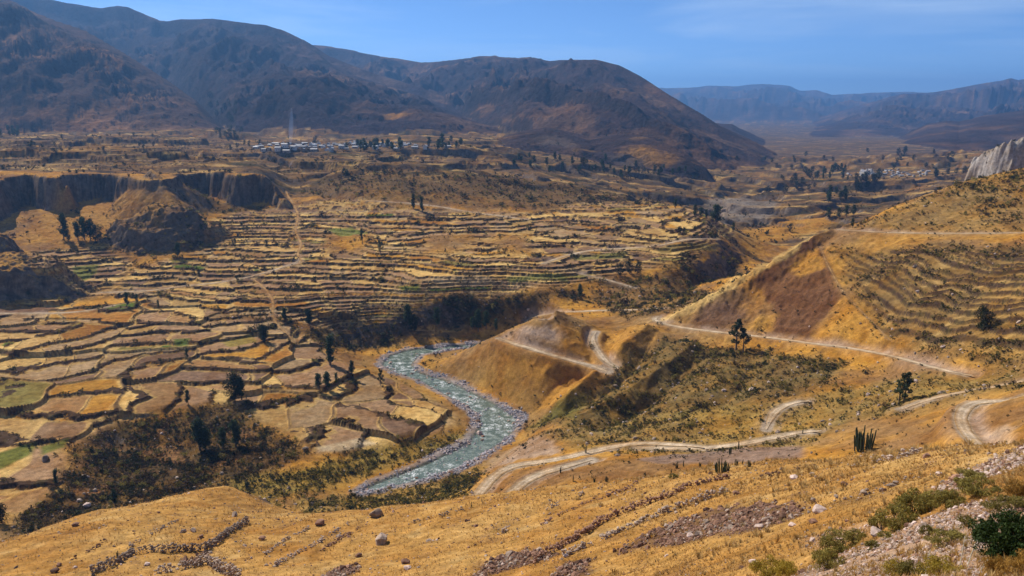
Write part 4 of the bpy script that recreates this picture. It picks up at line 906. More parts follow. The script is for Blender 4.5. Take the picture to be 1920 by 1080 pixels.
TREES = [
 ('euc', *z4(360,450), 130*G3, 'tall eucalyptus standing alone left of the grove under the left cliff', 1.0),
 ('euc', *z4(385,458), 60*G3, 'short tree at the foot of the tall lone eucalyptus under the cliff', 1.3),
 ('euc', *z4(440,450), 90*G3, 'leftmost eucalyptus of the grove below the left cliff', 1.2),
 ('euc', *z4(475,448), 112*G3, 'tallest eucalyptus of the grove below the left cliff', 1.1),
 ('euc', *z4(510,452), 104*G3, 'middle eucalyptus of the grove below the left cliff', 1.2),
 ('round', *z4(550,455), 80*G3, 'rightmost broad tree of the grove below the left cliff', .9),
 ('euc', *z4(1000,548), 74*G3, 'single dark tree at the right foot of the banded knoll', 1.1),
 ('euc', *z4(715,825), 74*G3, 'slim dark tree right of the rock bluff beside the white road', .9),
 ('euc', *z4(770,812), 52*G3, 'small tree right of the slim tree by the white road', .9),
 ('euc', *z4(890,832), 42*G3, 'small dark tree among hedges right of the bluff', 1.0),
 ('euc', *z4(1600,902), 56*G3, 'dark tree beside the footpath between the left fields', 1.1),
 ('euc', *z4(1742,930), 78*G3, 'feathery pair-like tree right of the footpath', 1.2),
 ('round', *z4(1490,1022), 84*G3, 'broad dark tree below the footpath on the left fields', .8),
 ('round', *z4(1320,490), 42*G3, 'small bush-like tree on the dark upper terraces', .8), ('round', *z4(1500,490), 36*G3, 'round shrub tree right on the dark upper terraces', .9),
 ('pop', *z5(405,272), 74*G3, 'left slim tree of the pair by the straight road', 1.4), ('pop', *z5(455,292), 76*G3, 'right slim tree of the pair by the straight road', 1.4),
 ('sparse', *z5(120,474), 76*G3, 'thin tree beside the green patch on the upper terraces', 1.0), ('sparse', *z5(220,532), 74*G3, 'thin tree below the brown knoll on the upper terraces', 1.0),
 ('round', *z5(1570,650), 60*G3, 'leftmost tree of the clump near the upper right fields', .9), ('round', *z5(1620,640), 66*G3, 'second tree of the clump near the upper right fields', .9), ('round', *z5(1665,640), 62*G3, 'rightmost tree of the clump near the upper right fields', .9),
 ('euc', *z5(1340,782), 76*G3, 'dark tree in the gully below the upper right fields', .9),
 ('euc', *z5(375,942), 116*G3, 'tall dark tree on the bank left above the river bend', 1.1), ('round', *z5(405,965), 80*G3, 'broad tree just below the tall one above the river bend', .7),
 ('euc', *z5(540,935), 96*G3, 'tree between the two groves above the river bend', 1.1), ('euc', *z5(770,962), 108*G3, 'tallest tree of the right grove above the river bend', 1.1), ('euc', *z5(815,945), 86*G3, 'right tree of the right grove above the river bend', 1.2),
 ('euc', *z5(870,962), 64*G3, 'lone small tree right of the groves above the river bend', 1.1), ('euc', *z5(738,952), 64*G3, 'left small tree of the right grove above the river bend', 1.2),
 ('euc', *z5(1880,272), 48*G3, 'small dark tree on the rim of the upper terraces', 1.2),
 ('euc', *z6(185,360), 96*G3, 'biggest dark tree on the rim right of the upper terraces', 1.6), ('euc', *z6(70,322), 62*G3, 'leftmost of three trees on the rim of the upper terraces', 1.3), ('euc', *z6(102,322), 50*G3, 'middle of three trees on the rim of the upper terraces', 1.3), ('euc', *z6(132,326), 42*G3, 'rightmost of three trees on the rim of the upper terraces', 1.3),
 ('euc', *z6(285,402), 44*G3, 'dark tree on the slope under the rim trees', 1.2),
 ('round', *z6(605,405), 42*G3, 'round tree alone on the golden field behind the spur', .9),
 ('euc', *z6(820,330), 54*G3, 'leftmost tree of the row behind the spur top', 1.6), ('euc', *z6(880,330), 54*G3, 'second tree of the row behind the spur top', 1.4), ('euc', *z6(922,322), 62*G3, 'third tree of the row behind the spur top', 1.3), ('euc', *z6(962,312), 54*G3, 'rightmost tree of the row behind the spur top', 1.4), ('euc', *z6(955,382), 50*G3, 'tree beside the road saddle at the spur top', 1.0),
 ('sparse', *z6(300,1070), 160*G3, 'open-crowned eucalyptus standing on the spur road', 1.3), ('sparse', *z6(340,1076), 120*G3, 'smaller open-crowned eucalyptus right of the one on the spur road', 1.2),
 ('round', *z6(1690,962), 118*G3, 'large dark round tree on the right terraces', .95),
 ('round', *z71(1690,655), 180*G4, 'big dark tree at the edge of the lower left fields', .78), ('euc', *z71(1740,650), 150*G4, 'second tree beside the big dark one by the lower fields', 1.2),
 ('euc', *z71(1355,682), 94*G4, 'small dark cone of a tree left of the big field tree', 1.0), ('euc', *z71(1350,362), 72*G4, 'small tree by the green strips in the left fields', 1.0),
 ('euc', *z71(1440,1012), 208*G4, 'tallest dark tree of the lower left gully', 1.3), ('euc', *z71(1480,1020), 150*G4, 'tree crowding the right side of the tallest gully tree', 1.3), ('euc', *z71(1700,985), 178*G4, 'second tall tree in the lower left gully', 1.2), ('euc', *z71(1605,1014), 150*G4, 'tree between the two tall ones in the lower left gully', 1.1),
 ('round', *z71(215,1012), 34*G4, 'left of two tiny round trees by the green field', .9), ('round', *z71(255,990), 34*G4, 'right of two tiny round trees by the green field', .9),
 ('euc', *z72(205,85), 86*G4, 'left tree of the pair above the dark ravine', 1.1), ('euc', *z72(375,115), 108*G4, 'right tree of the pair above the dark ravine', .9), ('round', *z72(50,225), 96*G4, 'broad dark tree at the left end of the yellow strips', .8),
 ('pop', *z72(535,402), 205*G4, 'tall poplar by the ravine mouth near the river', 1.5), ('euc', *z72(690,472), 94*G4, 'small tree right of the tall poplar', 1.0),
 ('euc', *z72(455,572), 100*G4, 'left tree of the field grove near the river', 1.5), ('euc', *z72(515,575), 112*G4, 'tallest tree of the field grove near the river', 1.4), ('euc', *z72(580,545), 84*G4, 'right tree of the field grove near the river', 1.1),
 ('sparse', *z72(900,552), 112*G4, 'thin lone tree on the river meadow', 1.0),
 ('round', *z75(20,700), 140*G4, 'dark tree cut by the left edge at the near brow', .8), ('euc', *z75(830,574), 112*G4, 'dark tree rising behind the golden brow', 1.1), ('pop', *z75(405,425), 112*G4, 'thin dark tree between terraces and brush at the left', 1.4),
 ('sparse', *z78(1060,-190), 190*G4, 'ragged eucalyptus on the right slope above the grey track', 1.3), ('sparse', *z78(1020,-165), 150*G4, 'low ragged tree under the eucalyptus on the right slope', 1.5),
]
for t in TREES: plant_tree(t[0], t[1], t[2], t[3], t[4], None, t[5])
def on_poly(pl, k, seed):                  # random photograph points inside an outline
    r = np.random.default_rng(seed); a = np.array(pl, float); out = []
    while len(out) < k:
        q = r.uniform(a.min(0), a.max(0)); 
        if inside(np.array([q[0]]), np.array([q[1]]), pl)[0]: out.append(q)
    return out
GROVES = [
 ('euc', [(640,274),(760,272),(752,284),(650,286)], 26, (9, 15), 'dark tree in the row in front of the far village', 'trees in front of the far village', 1.7),
 ('euc', [(800,268),(868,266),(866,282),(800,284)], 16, (9, 16), 'dark tree in the grove at the right end of the far village', 'grove right of the far village', 1.7),
 ('round', [(420,262),(560,258),(640,262),(600,284),(430,286)], 12, (5, 9), 'small dark tree scattered round the far village', 'trees round the far village', .9),
 ('euc', [(0,244),(50,246),(48,256),(0,257)], 12, (8, 12), 'dark tree in the far clump at the left edge', 'far clump at the left edge', 1.7),
 ('round', [(385,180),(440,175),(455,262),(400,262)], 26, (6, 11), 'dark tree in the creek between the two left mountains', 'creek trees between the left mountains', 1.0),
 ('round', [(70,250),(400,256),(400,300),(70,300)], 14, (5, 9), 'small dark tree on the fields of the left plateau', 'plateau field trees', 1.0),
 ('euc', [(960,296),(1120,296),(1180,322),(1060,330),(960,316)], 26, (8, 14), 'dark tree in the grove below the middle foothill', 'grove below the middle foothill', 1.5),
 ('euc', [(1120,316),(1240,312),(1300,326),(1280,342),(1130,334)], 18, (8, 13), 'dark tree on the brown slope under the foothill nose', 'trees under the foothill nose', 1.5),
 ('euc', [(1530,320),(1585,318),(1590,342),(1530,340)], 14, (8, 15), 'dark tree left of the second village', 'trees left of the second village', 1.5),
 ('euc', [(1548,364),(1588,362),(1588,380),(1550,380)], 10, (11, 17), 'dark tree in the clump below the second village', 'clump below the second village', 1.5),
 ('round', [(1600,338),(1650,334),(1650,360),(1602,362)], 14, (10, 16), 'dark round tree under the second village', 'trees under the second village', 1.0),
 ('round', [(1440,330),(1540,322),(1530,358),(1440,362)], 16, (7, 12), 'dark tree on the valley floor left of the second village', 'valley trees left of the second village', 1.0),
 ('round', [(1620,285),(1800,280),(1830,316),(1640,318)], 20, (6, 11), 'small dark tree behind the second village', 'trees behind the second village', 1.0),
 ('round', [(1360,300),(1560,285),(1600,310),(1400,326)], 12, (5, 8), 'tiny dark tree far down the hazy valley', 'far valley trees', 1.1),
 ('round', [(1740,318),(1820,312),(1815,330),(1750,334)], 10, (7, 11), 'dark tree right of the second village', 'trees right of the second village', 1.0),
 ('round', [(560,330),(760,318),(780,335),(600,350)], 5, (5, 8), 'dark shrub tree on the low brown hills', 'shrub trees on the low brown hills', 1.0),
]
for gi, (kd, pl, k, hr, lab, grp, wd) in enumerate(GROVES):
    for q in on_poly(pl, k, 700 + gi): plant_tree(kd, q[0], q[1], random.uniform(*hr), lab, grp, wd)
print('trees', NT, round(time.time() - T0, 1))

# ------------------------------------------------------------------ shrubs, stones, grass: prototypes and scatters
def proto(name, v, f, mat, smooth=False): return build(name, v, f, mat, None, smooth, False)
def shrub_mesh(name, seed, n, mat, size=.11, squash=.75, stems=True):
    r = np.random.default_rng(seed)
    c = r.normal(0, .24, (9, 3)); c[:, 2] = np.abs(c[:, 2]) * .9 + .28; rd = r.uniform(.18, .34, 9)
    return proto(name, *leaf_cloud(c, rd, n, size, r, squash), mat)
def stone_mesh(name, seed, mat, sub=2):
    import bmesh
    bm = bmesh.new(); bmesh.ops.create_icosphere(bm, subdivisions=sub, radius=.5)
    r = np.random.default_rng(seed)
    planes = r.normal(size=(9, 3)); planes /= np.linalg.norm(planes, axis=1, keepdims=True); off = r.uniform(.30, .44, 9); st = r.uniform(.75, 1.3, 3) * (1, 1, .8)
    for vtx in bm.verts:
        c = np.array(vtx.co)
        for p_, o_ in zip(planes, off):
            dd = c @ p_ - o_
            if dd > 0: c = c - p_ * dd * .92
        vtx.co = c * st + r.normal(0, .008, 3)
    me = bpy.data.meshes.new(name); bm.to_mesh(me); bm.free(); me.materials.append(mat)
    return bpy.data.objects.new(name, me)
def tuft_mesh(name, seed, n=12, mat=None):
    r = np.random.default_rng(seed); v = []; f = []
    for i in range(n):
        an = r.uniform(0, 6.28); b = r.uniform(0, .12); l = r.uniform(.5, 1.1); le = r.uniform(.15, .6); w = .035
        p = np.array((math.cos(an) * b, math.sin(an) * b, -.05)); d = np.array((math.cos(an) * le, math.sin(an) * le, 1.0)) * l; s = np.array((-math.sin(an), math.cos(an), 0)) * w
        o = len(v); v += [p - s, p + s, p + d * .6 + s * .7 - (0, 0, 0), p + d * .6 - s * .7, p + d + np.array((math.cos(an), math.sin(an), -.35)) * .12]; f += [(o, o + 1, o + 2, o + 3), (o + 3, o + 2, o + 4, o + 4)]
    q = np.array([x for x in f if x[2] != x[3]]); t = np.array([x[:3] for x in f if x[2] == x[3]])
    return build(name, np.array(v), [q, t], mat or M_GRASS, None, False, False)
def scatter(name, protos, P, S, label, seed=0, tilt=.15, kind='stuff', ZS=None):
    """one object of uncountable small things: instances on points"""
    r = np.random.default_rng(seed); k = len(P)
    col = bpy.data.collections.new(name + '_kinds')
    protos_u = list(dict.fromkeys(protos))
    for o in protos_u: col.objects.link(o)
    me = bpy.data.meshes.new(name); me.vertices.add(k); me.vertices.foreach_set('co', np.asarray(P, np.float32).ravel())
    def attr(n_, ty, d, key='value'):
        a = me.attributes.new(n_, ty, 'POINT'); a.data.foreach_set(key, np.asarray(d).ravel())
    attr('sc', 'FLOAT_VECTOR', (np.asarray(S)[:, None] * r.uniform(.75, 1.25, (k, 3))).astype(np.float32), 'vector')
    rot = np.c_[r.normal(0, tilt, (k, 2)), r.uniform(0, 6.28, k)].astype(np.float32); attr('ro', 'FLOAT_VECTOR', rot, 'vector')
    attr('pick', 'INT', np.array([protos_u.index(o) for o in protos])[r.integers(0, len(protos), k)].astype(np.int32))
    ob = bpy.data.objects.new(name, me); COLL.objects.link(ob)
    nt = bpy.data.node_groups.new(name + '_scatter', 'GeometryNodeTree')
    nt.interface.new_socket('Geometry', in_out='INPUT', socket_type='NodeSocketGeometry'); nt.interface.new_socket('Geometry', in_out='OUTPUT', socket_type='NodeSocketGeometry')
    N, L = nt.nodes, nt.links
    gi_, go = N.new('NodeGroupInput'), N.new('NodeGroupOutput'); ip = N.new('GeometryNodeInstanceOnPoints'); ci = N.new('GeometryNodeCollectionInfo')
    ci.inputs['Collection'].default_value = col; ci.inputs['Separate Children'].default_value = True; ci.inputs['Reset Children'].default_value = True
    def na_(n_, ty):
        x = N.new('GeometryNodeInputNamedAttribute'); x.data_type = ty; x.inputs['Name'].default_value = n_; return x.outputs['Attribute']
    L.new(gi_.outputs[0], ip.inputs['Points']); L.new(ci.outputs[0], ip.inputs['Instance']); ip.inputs['Pick Instance'].default_value = True
    L.new(na_('pick', 'INT'), ip.inputs['Instance Index']); L.new(na_('sc', 'FLOAT_VECTOR'), ip.inputs['Scale'])
    er = N.new('FunctionNodeEulerToRotation'); L.new(na_('ro', 'FLOAT_VECTOR'), er.inputs[0]); L.new(er.outputs[0], ip.inputs['Rotation'])
    L.new(ip.outputs[0], go.inputs[0])
    md = ob.modifiers.new('scatter', 'NODES'); md.node_group = nt
    return tag(ob, label, kind=kind)
def sample(weight, k, seed):               # random spots on the ground, denser where the weight is high
    r = np.random.default_rng(seed); w = weight[:-1, :-1].ravel() * inview_wide; c = np.cumsum(w); c /= c[-1]
    i = np.searchsorted(c, r.uniform(size=k)); ri, ci = np.divmod(i, NCOL - 1); fr, fu = r.uniform(size=k), r.uniform(size=k)
    y = ys[ri] * (1 - fr) + ys[ri + 1] * fr; u = us[ci] * (1 - fu) + us[ci + 1] * fu; x = u * (y + 15)
    return np.c_[x, y, lookup(H, x, y) + EYE]
inview_wide = ((gx > -120) & (gx < 2040) & (gy > -60) & (gy < 1160)).astype(float)
S_DARK = [shrub_mesh('shrub_kind', 800 + i, 90, M_LEAF['round'], .13) for i in range(3)] + [shrub_mesh('shrub_kind', 810 + i, 80, M_LEAF['dry'], .12) for i in range(2)]
S_MIX = [shrub_mesh('shrub_kind', 820 + i, 90, M_LEAF['olive'], .13) for i in range(3)] + [shrub_mesh('shrub_kind', 830, 80, M_LEAF['dry'], .12), shrub_mesh('shrub_kind', 831, 80, M_LEAF['round'], .12)]
ok = (ROADM < .2) & (RSD < -2)
mid = ok & ~NEAR & (Y > 120)
clump = .12 + sstep(-.2, .5, fbm(X / 11, Y / 11, 3, 851) + .5 * nb)
clump = clump * (.25 + .75 * sstep(-.3, .25, fbm(X / 42, Y / 42, 3, 859)))
dens = BR * clump * (REG < 100) * mid * (pm < .4)
P = sample(dens * (Y < 900), 44000, 21); S = np.random.default_rng(1).gamma(2.2, .27, len(P)) * np.clip(P[:, 1] / 330, .7, 2.2)
darkzone = lookup(np.asarray(soft([(100,925),(130,835),(400,768),(570,852),(330,950),(60,1000)], 3) + soft([(690,632),(850,553),(1095,552),(1000,600)], 3) + soft([(575,622),(740,600),(690,655)], 3), float), P[:, 0], P[:, 1]) > .3
isdark = darkzone | (np.random.default_rng(5).uniform(size=len(P)) < .42)
GUL = soft([(100,925),(130,835),(220,792),(400,768),(480,790),(540,830),(570,852),(440,900),(330,950),(160,985),(60,1000),(40,975)], 4, 6, 20, 301) + soft([(690,632),(770,590),(850,553),(1060,542),(1095,562),(1000,592),(900,615),(760,622)], 3, 4, 20, 302) + soft([(575,622),(640,600),(740,612),(730,648),(690,655),(600,650)], 3, 4, 20, 303) 
PG = sample(np.clip(GUL, 0, 1) * mid * (.04 + sstep(-.15, .35, fbm(X / 10, Y / 10, 3, 853)) * (.2 + sstep(-.25, .2, fbm(X / 33, Y / 33, 3, 854)))), 7000, 51); SG = np.random.default_rng(52).gamma(1.8, .42, len(PG))
scatter('shrub_cover', S_DARK + S_DARK[3:] * 2 + S_MIX[:3], PG, SG, 'dense dark thicket filling the gullies', 30)
BK = soft([(430,900),(560,880),(700,840),(890,805),(880,825),(760,870),(650,900),(520,945),(440,930)], 4, 4, 20, 312) + soft([(560,935),(740,915),(900,880),(880,925),(740,950),(600,962)], 3, 4, 20, 313) + soft([(700,640),(760,632),(900,630),(900,641),(760,652),(710,665)], 3, 3, 20, 318)
PB = sample(np.clip(BK, 0, 1) * mid * (.1 + sstep(-.2, .4, fbm(X / 7, Y / 7, 3, 857))), 5500, 53); SB = np.random.default_rng(54).gamma(2.4, .27, len(PB))
scatter('shrub_cover', S_MIX[:3] * 2 + S_DARK[:2], PB, SB, 'yellow green bushes along the river flats', 42)
scatter('shrub_cover', S_DARK, P[isdark], S[isdark], 'dark brush covering the gullies and hillsides', 31)
scatter('shrub_cover', S_MIX, P[~isdark], S[~isdark], 'olive and straw coloured brush over the slopes', 32)
sparse = mid * (1 - .75 * (rightb & (TM > .3))) * (1 - BR * .5) * (.15 + sstep(.0, .5, fbm(X / 25, Y / 25, 3, 855))) * (pm < .4) * (Y < 1100)
P = sample(sparse * (REG < 100), 8000, 22); S = np.random.default_rng(2).gamma(2.2, .30, len(P)) * np.clip(P[:, 1] / 380, .6, 2.4)
scatter('shrub_cover', S_DARK[:3] + S_MIX[3:], P, S, 'scattered small bushes dotting the open ground', 33)
hedge = mid * wallm * np.where(rightb, 1.5 * sstep(.0, .4, fbm(X / 22, Y / 22, 3, 861) + .3 * na), sstep(.0, .35, fbm(X / 18, Y / 18, 3, 861))) * (Y < 760)
P = sample(hedge * np.where(U < .2, .28, 1) * np.where(Y < 480, .6, 1), 9000, 23); S = np.random.default_rng(3).gamma(2.6, .27, len(P)) * np.clip(P[:, 1] / 380, .8, 1.7) * np.where(P[:, 0] / (P[:, 1] + 15) > .3, .62, 1)
scatter('hedge_growth', S_DARK + S_MIX[:2], P, S, 'hedge plants along the terrace banks', 34)
ft = (REG != 10) & (Y > 760) & (Y < 2300)
P = sample(ft * sstep(.0, .4, fbm(X / 60, Y / 60, 3, 865)) * (.3 + BR), 4200, 24); S = np.random.default_rng(4).gamma(2.5, .8, len(P))
scatter('shrub_cover', S_DARK, P, S, 'dark specks of brush over the far slopes and fields', 35)
# grass on the near slope
TUFT = [tuft_mesh('tuft_kind', 870 + i, 12, (M_GRASS, M_GRASS, M_GRASS2, M_GRASS3)[i]) for i in range(4)]
gm = nn * (1 - np.maximum(RUB, np.maximum(SCR1, SCR2) * .92)) * (.35 + sstep(-.3, .3, nb)) * np.clip(1.4 - Y / 130, .10, 1) * sstep(-.45, .35, U + .25 * na)
P = sample(gm + .3 * nn * (.3 + sstep(-.2, .4, fbm(X / 12, Y / 12, 3, 875))), 46000, 25); S = np.random.default_rng(6).uniform(.12, .36, len(P)) * np.clip(P[:, 1] / 90, .7, 1.9)
scatter('dry_grass', TUFT, P, S, 'dry golden grass covering the near slope', 36, .25)
TUS = [tuft_mesh('tussock_kind', 1870 + i, 34, (M_GRASS2, M_GRASS, M_GRASS2)[i]) for i in range(3)]
P = sample(nn * sstep(.0, .3, U + .3 * na) * (1 - .8 * RUB) * sstep(-.2, .4, fbm(X / 9, Y / 9, 3, 873)), 3800, 55); S = np.random.default_rng(56).gamma(4, .075, len(P)) * np.clip(P[:, 1] / 60, .5, 1.5)
scatter('grass_tussocks', TUS, P, S, 'straw coloured grass tussocks on the right of the near slope', 43, .2)
# stones
ST = [stone_mesh('stone_kind', 880 + i, M_STONE, 1) for i in range(4)]; STD = [stone_mesh('stone_kind', 890 + i, M_DSTONE, 1) for i in range(4)]; STL = [stone_mesh('stone_kind', 895 + i, M_LSTONE, 1) for i in range(4)]; STR = [stone_mesh('stone_kind', 905 + i, M_RSTONE, 1) for i in range(4)]
P = sample(RUB * nn * (.25 + sstep(-.2, .3, nb)), 6000, 26); S = np.random.default_rng(7).gamma(2.2, .16, len(P)) * np.clip(P[:, 1] / 90, .5, 1.3)
scatter('rubble', STD + STD + STD + ST[:1], P, S, 'dark reddish rubble lying in patches on the near slope', 37, .8)
P = sample(np.maximum(SCR1, np.maximum(SCR2, SCR3 * .6)) * nn * (.25 + sstep(-.2, .3, nb)), 16000, 27); S = np.random.default_rng(8).gamma(1.4, .055, len(P)) * np.clip(P[:, 1] / 30, .5, 2.4)
scatter('scree', STL + ST + STD[:2], P, S, 'pale pinkish scree on the near slope at the right', 38, .8)
P = sample(nn * ok * (.15 + sstep(-.1, .4, nb)), 9500, 28); S = np.random.default_rng(9).gamma(1.6, .12, len(P)) * np.clip(P[:, 1] / 100, .3, 1.3)
scatter('loose_stones', ST + STD + STL[:1], P, S, 'loose stones strewn over the near golden slope', 39, .8)
rivw = (sstep(-4, -1.0, RSD) * (1 - sstep(2, 5.0, RSD)) + .12 * (RSD > 2)) * (.08 + sstep(-.05, .35, nb + .6 * na))
P = sample(rivw, 8000, 29); P[:, 2] = np.maximum(P[:, 2], -.15); S = np.random.default_rng(10).gamma(1.9, .30, len(P))
scatter('river_stones', STR + STR + STL[:1], P, S, 'grey lilac cobbles along the river margins', 40, .8)
P = sample(mid * (Y < 520) * (pm < .4) * (.1 + BR), 2600, 30); S = np.random.default_rng(11).gamma(2.0, .34, len(P))
scatter('loose_stones', ST + STL[:2], P, S, 'pale stones scattered in the brush of the valley', 41, .8)
print('scatter', round(time.time() - T0, 1))

# ------------------------------------------------------------------ villages
M_ADOBE = plain_mat('adobe_wall', (.34, .27, .21), .3, 1.0); M_WHITE = plain_mat('white_wall', (.50, .48, .45), .25, 1.0); M_TIN = plain_mat('tin_roof', (.36, .36, .38), .25, 1.0, .45, 0, .4)
M_GTIN = plain_mat('grey_tin_roof', (.22, .22, .24), .35, 1.0, .5, 0, .3); M_DOOR = plain_mat('door_paint', (.08, .06, .05), .2, 2)
def make_house(L, Wd, Hh, rise, wall, roof, hip=False):
    root = bpy.data.objects.new('house', None)
    x, y = L / 2, Wd / 2; zb = -1.6
    v = [(-x,-y,zb),(x,-y,zb),(x,y,zb),(-x,y,zb),(-x,-y,Hh),(x,-y,Hh),(x,y,Hh),(-x,y,Hh),(-x,0,Hh+rise),(x,0,Hh+rise)]
    build('wall', v, [np.array([(0,1,5,4),(1,2,6,5),(2,3,7,6),(3,0,4,7)]), np.array([(5,6,9),(7,4,8)])], wall, root, False, False)
    ox, oy, t = x + .35, y + .4, .14; dz = .4 * rise / y
    v = [(-ox,-oy,Hh-dz+.03),(ox,-oy,Hh-dz+.03),(ox,0,Hh+rise+.03),(-ox,0,Hh+rise+.03),(ox,oy,Hh-dz+.03),(-ox,oy,Hh-dz+.03)]; v = v + [(a, b, c + t) for a, b, c in v]
    f = [(0,3,2,1),(3,5,4,2),(6,7,8,9),(9,8,10,11),(0,1,7,6),(4,5,11,10),(1,2,8,7),(2,4,10,8),(3,0,6,9),(5,3,9,11)]
    build('roof', v, np.array(f), roof, root, False, False)
    def panel(name, cx, cz_, w, h, mat):
        q = [(cx-w/2,-y-.04,cz_),(cx+w/2,-y-.04,cz_),(cx+w/2,-y-.04,cz_+h),(cx-w/2,-y-.04,cz_+h),(cx-w/2,-y+.05,cz_),(cx+w/2,-y+.05,cz_),(cx+w/2,-y+.05,cz_+h),(cx-w/2,-y+.05,cz_+h)]
        build(name, q, np.array([(0,1,2,3),(1,5,6,2),(4,0,3,7),(3,2,6,7),(0,4,5,1)]), mat, root, False, False)
    panel('door', -L * .15, 0, 1.0, 2.0, M_DOOR); panel('window', L * .22, 1.0, 1.1, .9, M_DOOR)
    return root
HOUSES = [make_house(9,6,3.2,1.2,M_WHITE,M_TIN), make_house(12,6.5,3.4,1.2,M_ADOBE,M_TIN), make_house(7,5.5,3,1.0,M_ADOBE,M_GTIN), make_house(10,7,5.4,1.3,M_WHITE,M_TIN), make_house(8,6,3.2,1.2,M_WHITE,M_GTIN)]
taken = []
def place_house(k, px, py, label, grp, sc=1.0, apart=9.0):
    p = hit(px, py)
    if any((p[0] - a) ** 2 + (p[1] - b) ** 2 < apart * apart for a, b in taken): return
    taken.append((p[0], p[1])); e = clone(HOUSES[k], 'house'); e.location = (p[0], p[1], p[2] + EYE); e.rotation_euler = (0, 0, random.choice((0, .12, 1.6, 1.5, -.15)) + random.uniform(-.1, .1)); e.scale = (sc * .78,) * 3
    tag(e, label, 'house', grp)
hr = np.random.default_rng(44)
for q in on_poly([(478,272),(540,268),(600,270),(655,272),(650,283),(560,286),(480,284)], 120, 45): place_house(int(hr.choice([0,1,1,3,2,4])), q[0], q[1], 'small pale house crowded in the left part of the far village', 'houses of the far village, left part')
for q in on_poly([(655,268),(700,266),(760,270),(850,274),(840,281),(760,282),(660,282)], 46, 46): place_house(int(hr.choice([0,1,1,3,2])), q[0], q[1], 'small pale house among trees in the right part of the far village', 'houses of the far village, right part')
for q in on_poly([(1588,322),(1640,318),(1700,318),(1745,320),(1740,331),(1660,333),(1592,331)], 70, 47): place_house(int(hr.choice([1,2,2,2,4])), q[0], q[1], 'grey roofed house in the village on the right valley floor', 'houses of the second village', .9)
# church in the second village
ch = empty('church', tuple(hit(1627, 328) + (0, 0, EYE)), .2)
def box_vf(x0, x1, y0, y1, z0, z1):
    v = [(x0,y0,z0),(x1,y0,z0),(x1,y1,z0),(x0,y1,z0),(x0,y0,z1),(x1,y0,z1),(x1,y1,z1),(x0,y1,z1)]
    return np.array(v, float), np.array([(0,3,2,1),(4,5,6,7),(0,1,5,4),(1,2,6,5),(2,3,7,6),(3,0,4,7)])
build('nave', *box_vf(-5, 5, -2, 18, -1.5, 6), M_WHITE, ch); 
vv = np.array([(-5.4,-2.2,5.95),(5.4,-2.2,5.95),(5.4,18.3,5.95),(-5.4,18.3,5.95),(0,-2.2,8.4),(0,18.3,8.4)]); build('roof', vv, [np.array([(0,4,5,3),(4,1,2,5),(0,3,2,1)]), np.array([(0,1,4),(2,3,5)])], M_GTIN, ch)
for sx in (-5.2, 5.2): build('bell_tower', *join([box_vf(sx - 1.7, sx + 1.7, -4.5, -1.9, -1.5, 10), box_vf(sx - 1.3, sx + 1.3, -4.2, -2.2, 10, 12)]), M_WHITE, ch)
build('door', *box_vf(-1.2, 1.2, -2.12, -1.9, 0, 3.4), M_DOOR, ch)
tag(ch, 'white church with two towers in the village on the right valley floor', 'church')

# ------------------------------------------------------------------ smoke rising from the far village
sp = hit(545, 272) + (0, 0, EYE)
pts = [(sp[0] + 1.5 * math.sin(t * 3.1) * t + 2 * t + 3.5 * t * t, sp[1], sp[2] - 1 + 64 * t) for t in np.linspace(0, 1, 14)]
v, f = tube(pts, 1.0 + 3.4 * np.sin(np.pi * np.linspace(0, .97, 14) ** .8), 12)
caps = [np.array([list(range(12))[::-1]]), np.array([list(range(13 * 12, 14 * 12))])]
sm = build('smoke', v, [f] + caps, None, None, True)
ms = bpy.data.materials.new('smoke_air'); ms.use_nodes = True; ms.node_tree.nodes.clear()
o_ = ms.node_tree.nodes.new('ShaderNodeOutputMaterial'); pv = ms.node_tree.nodes.new('ShaderNodeVolumePrincipled'); pv.inputs['Color'].default_value = (.45, .62, 1.0, 1); pv.inputs['Density'].default_value = .03
ms.node_tree.links.new(pv.outputs[0], o_.inputs['Volume']); sm.data.materials.append(ms); tag(sm, 'thin blue smoke plume rising from the far village', kind='stuff')

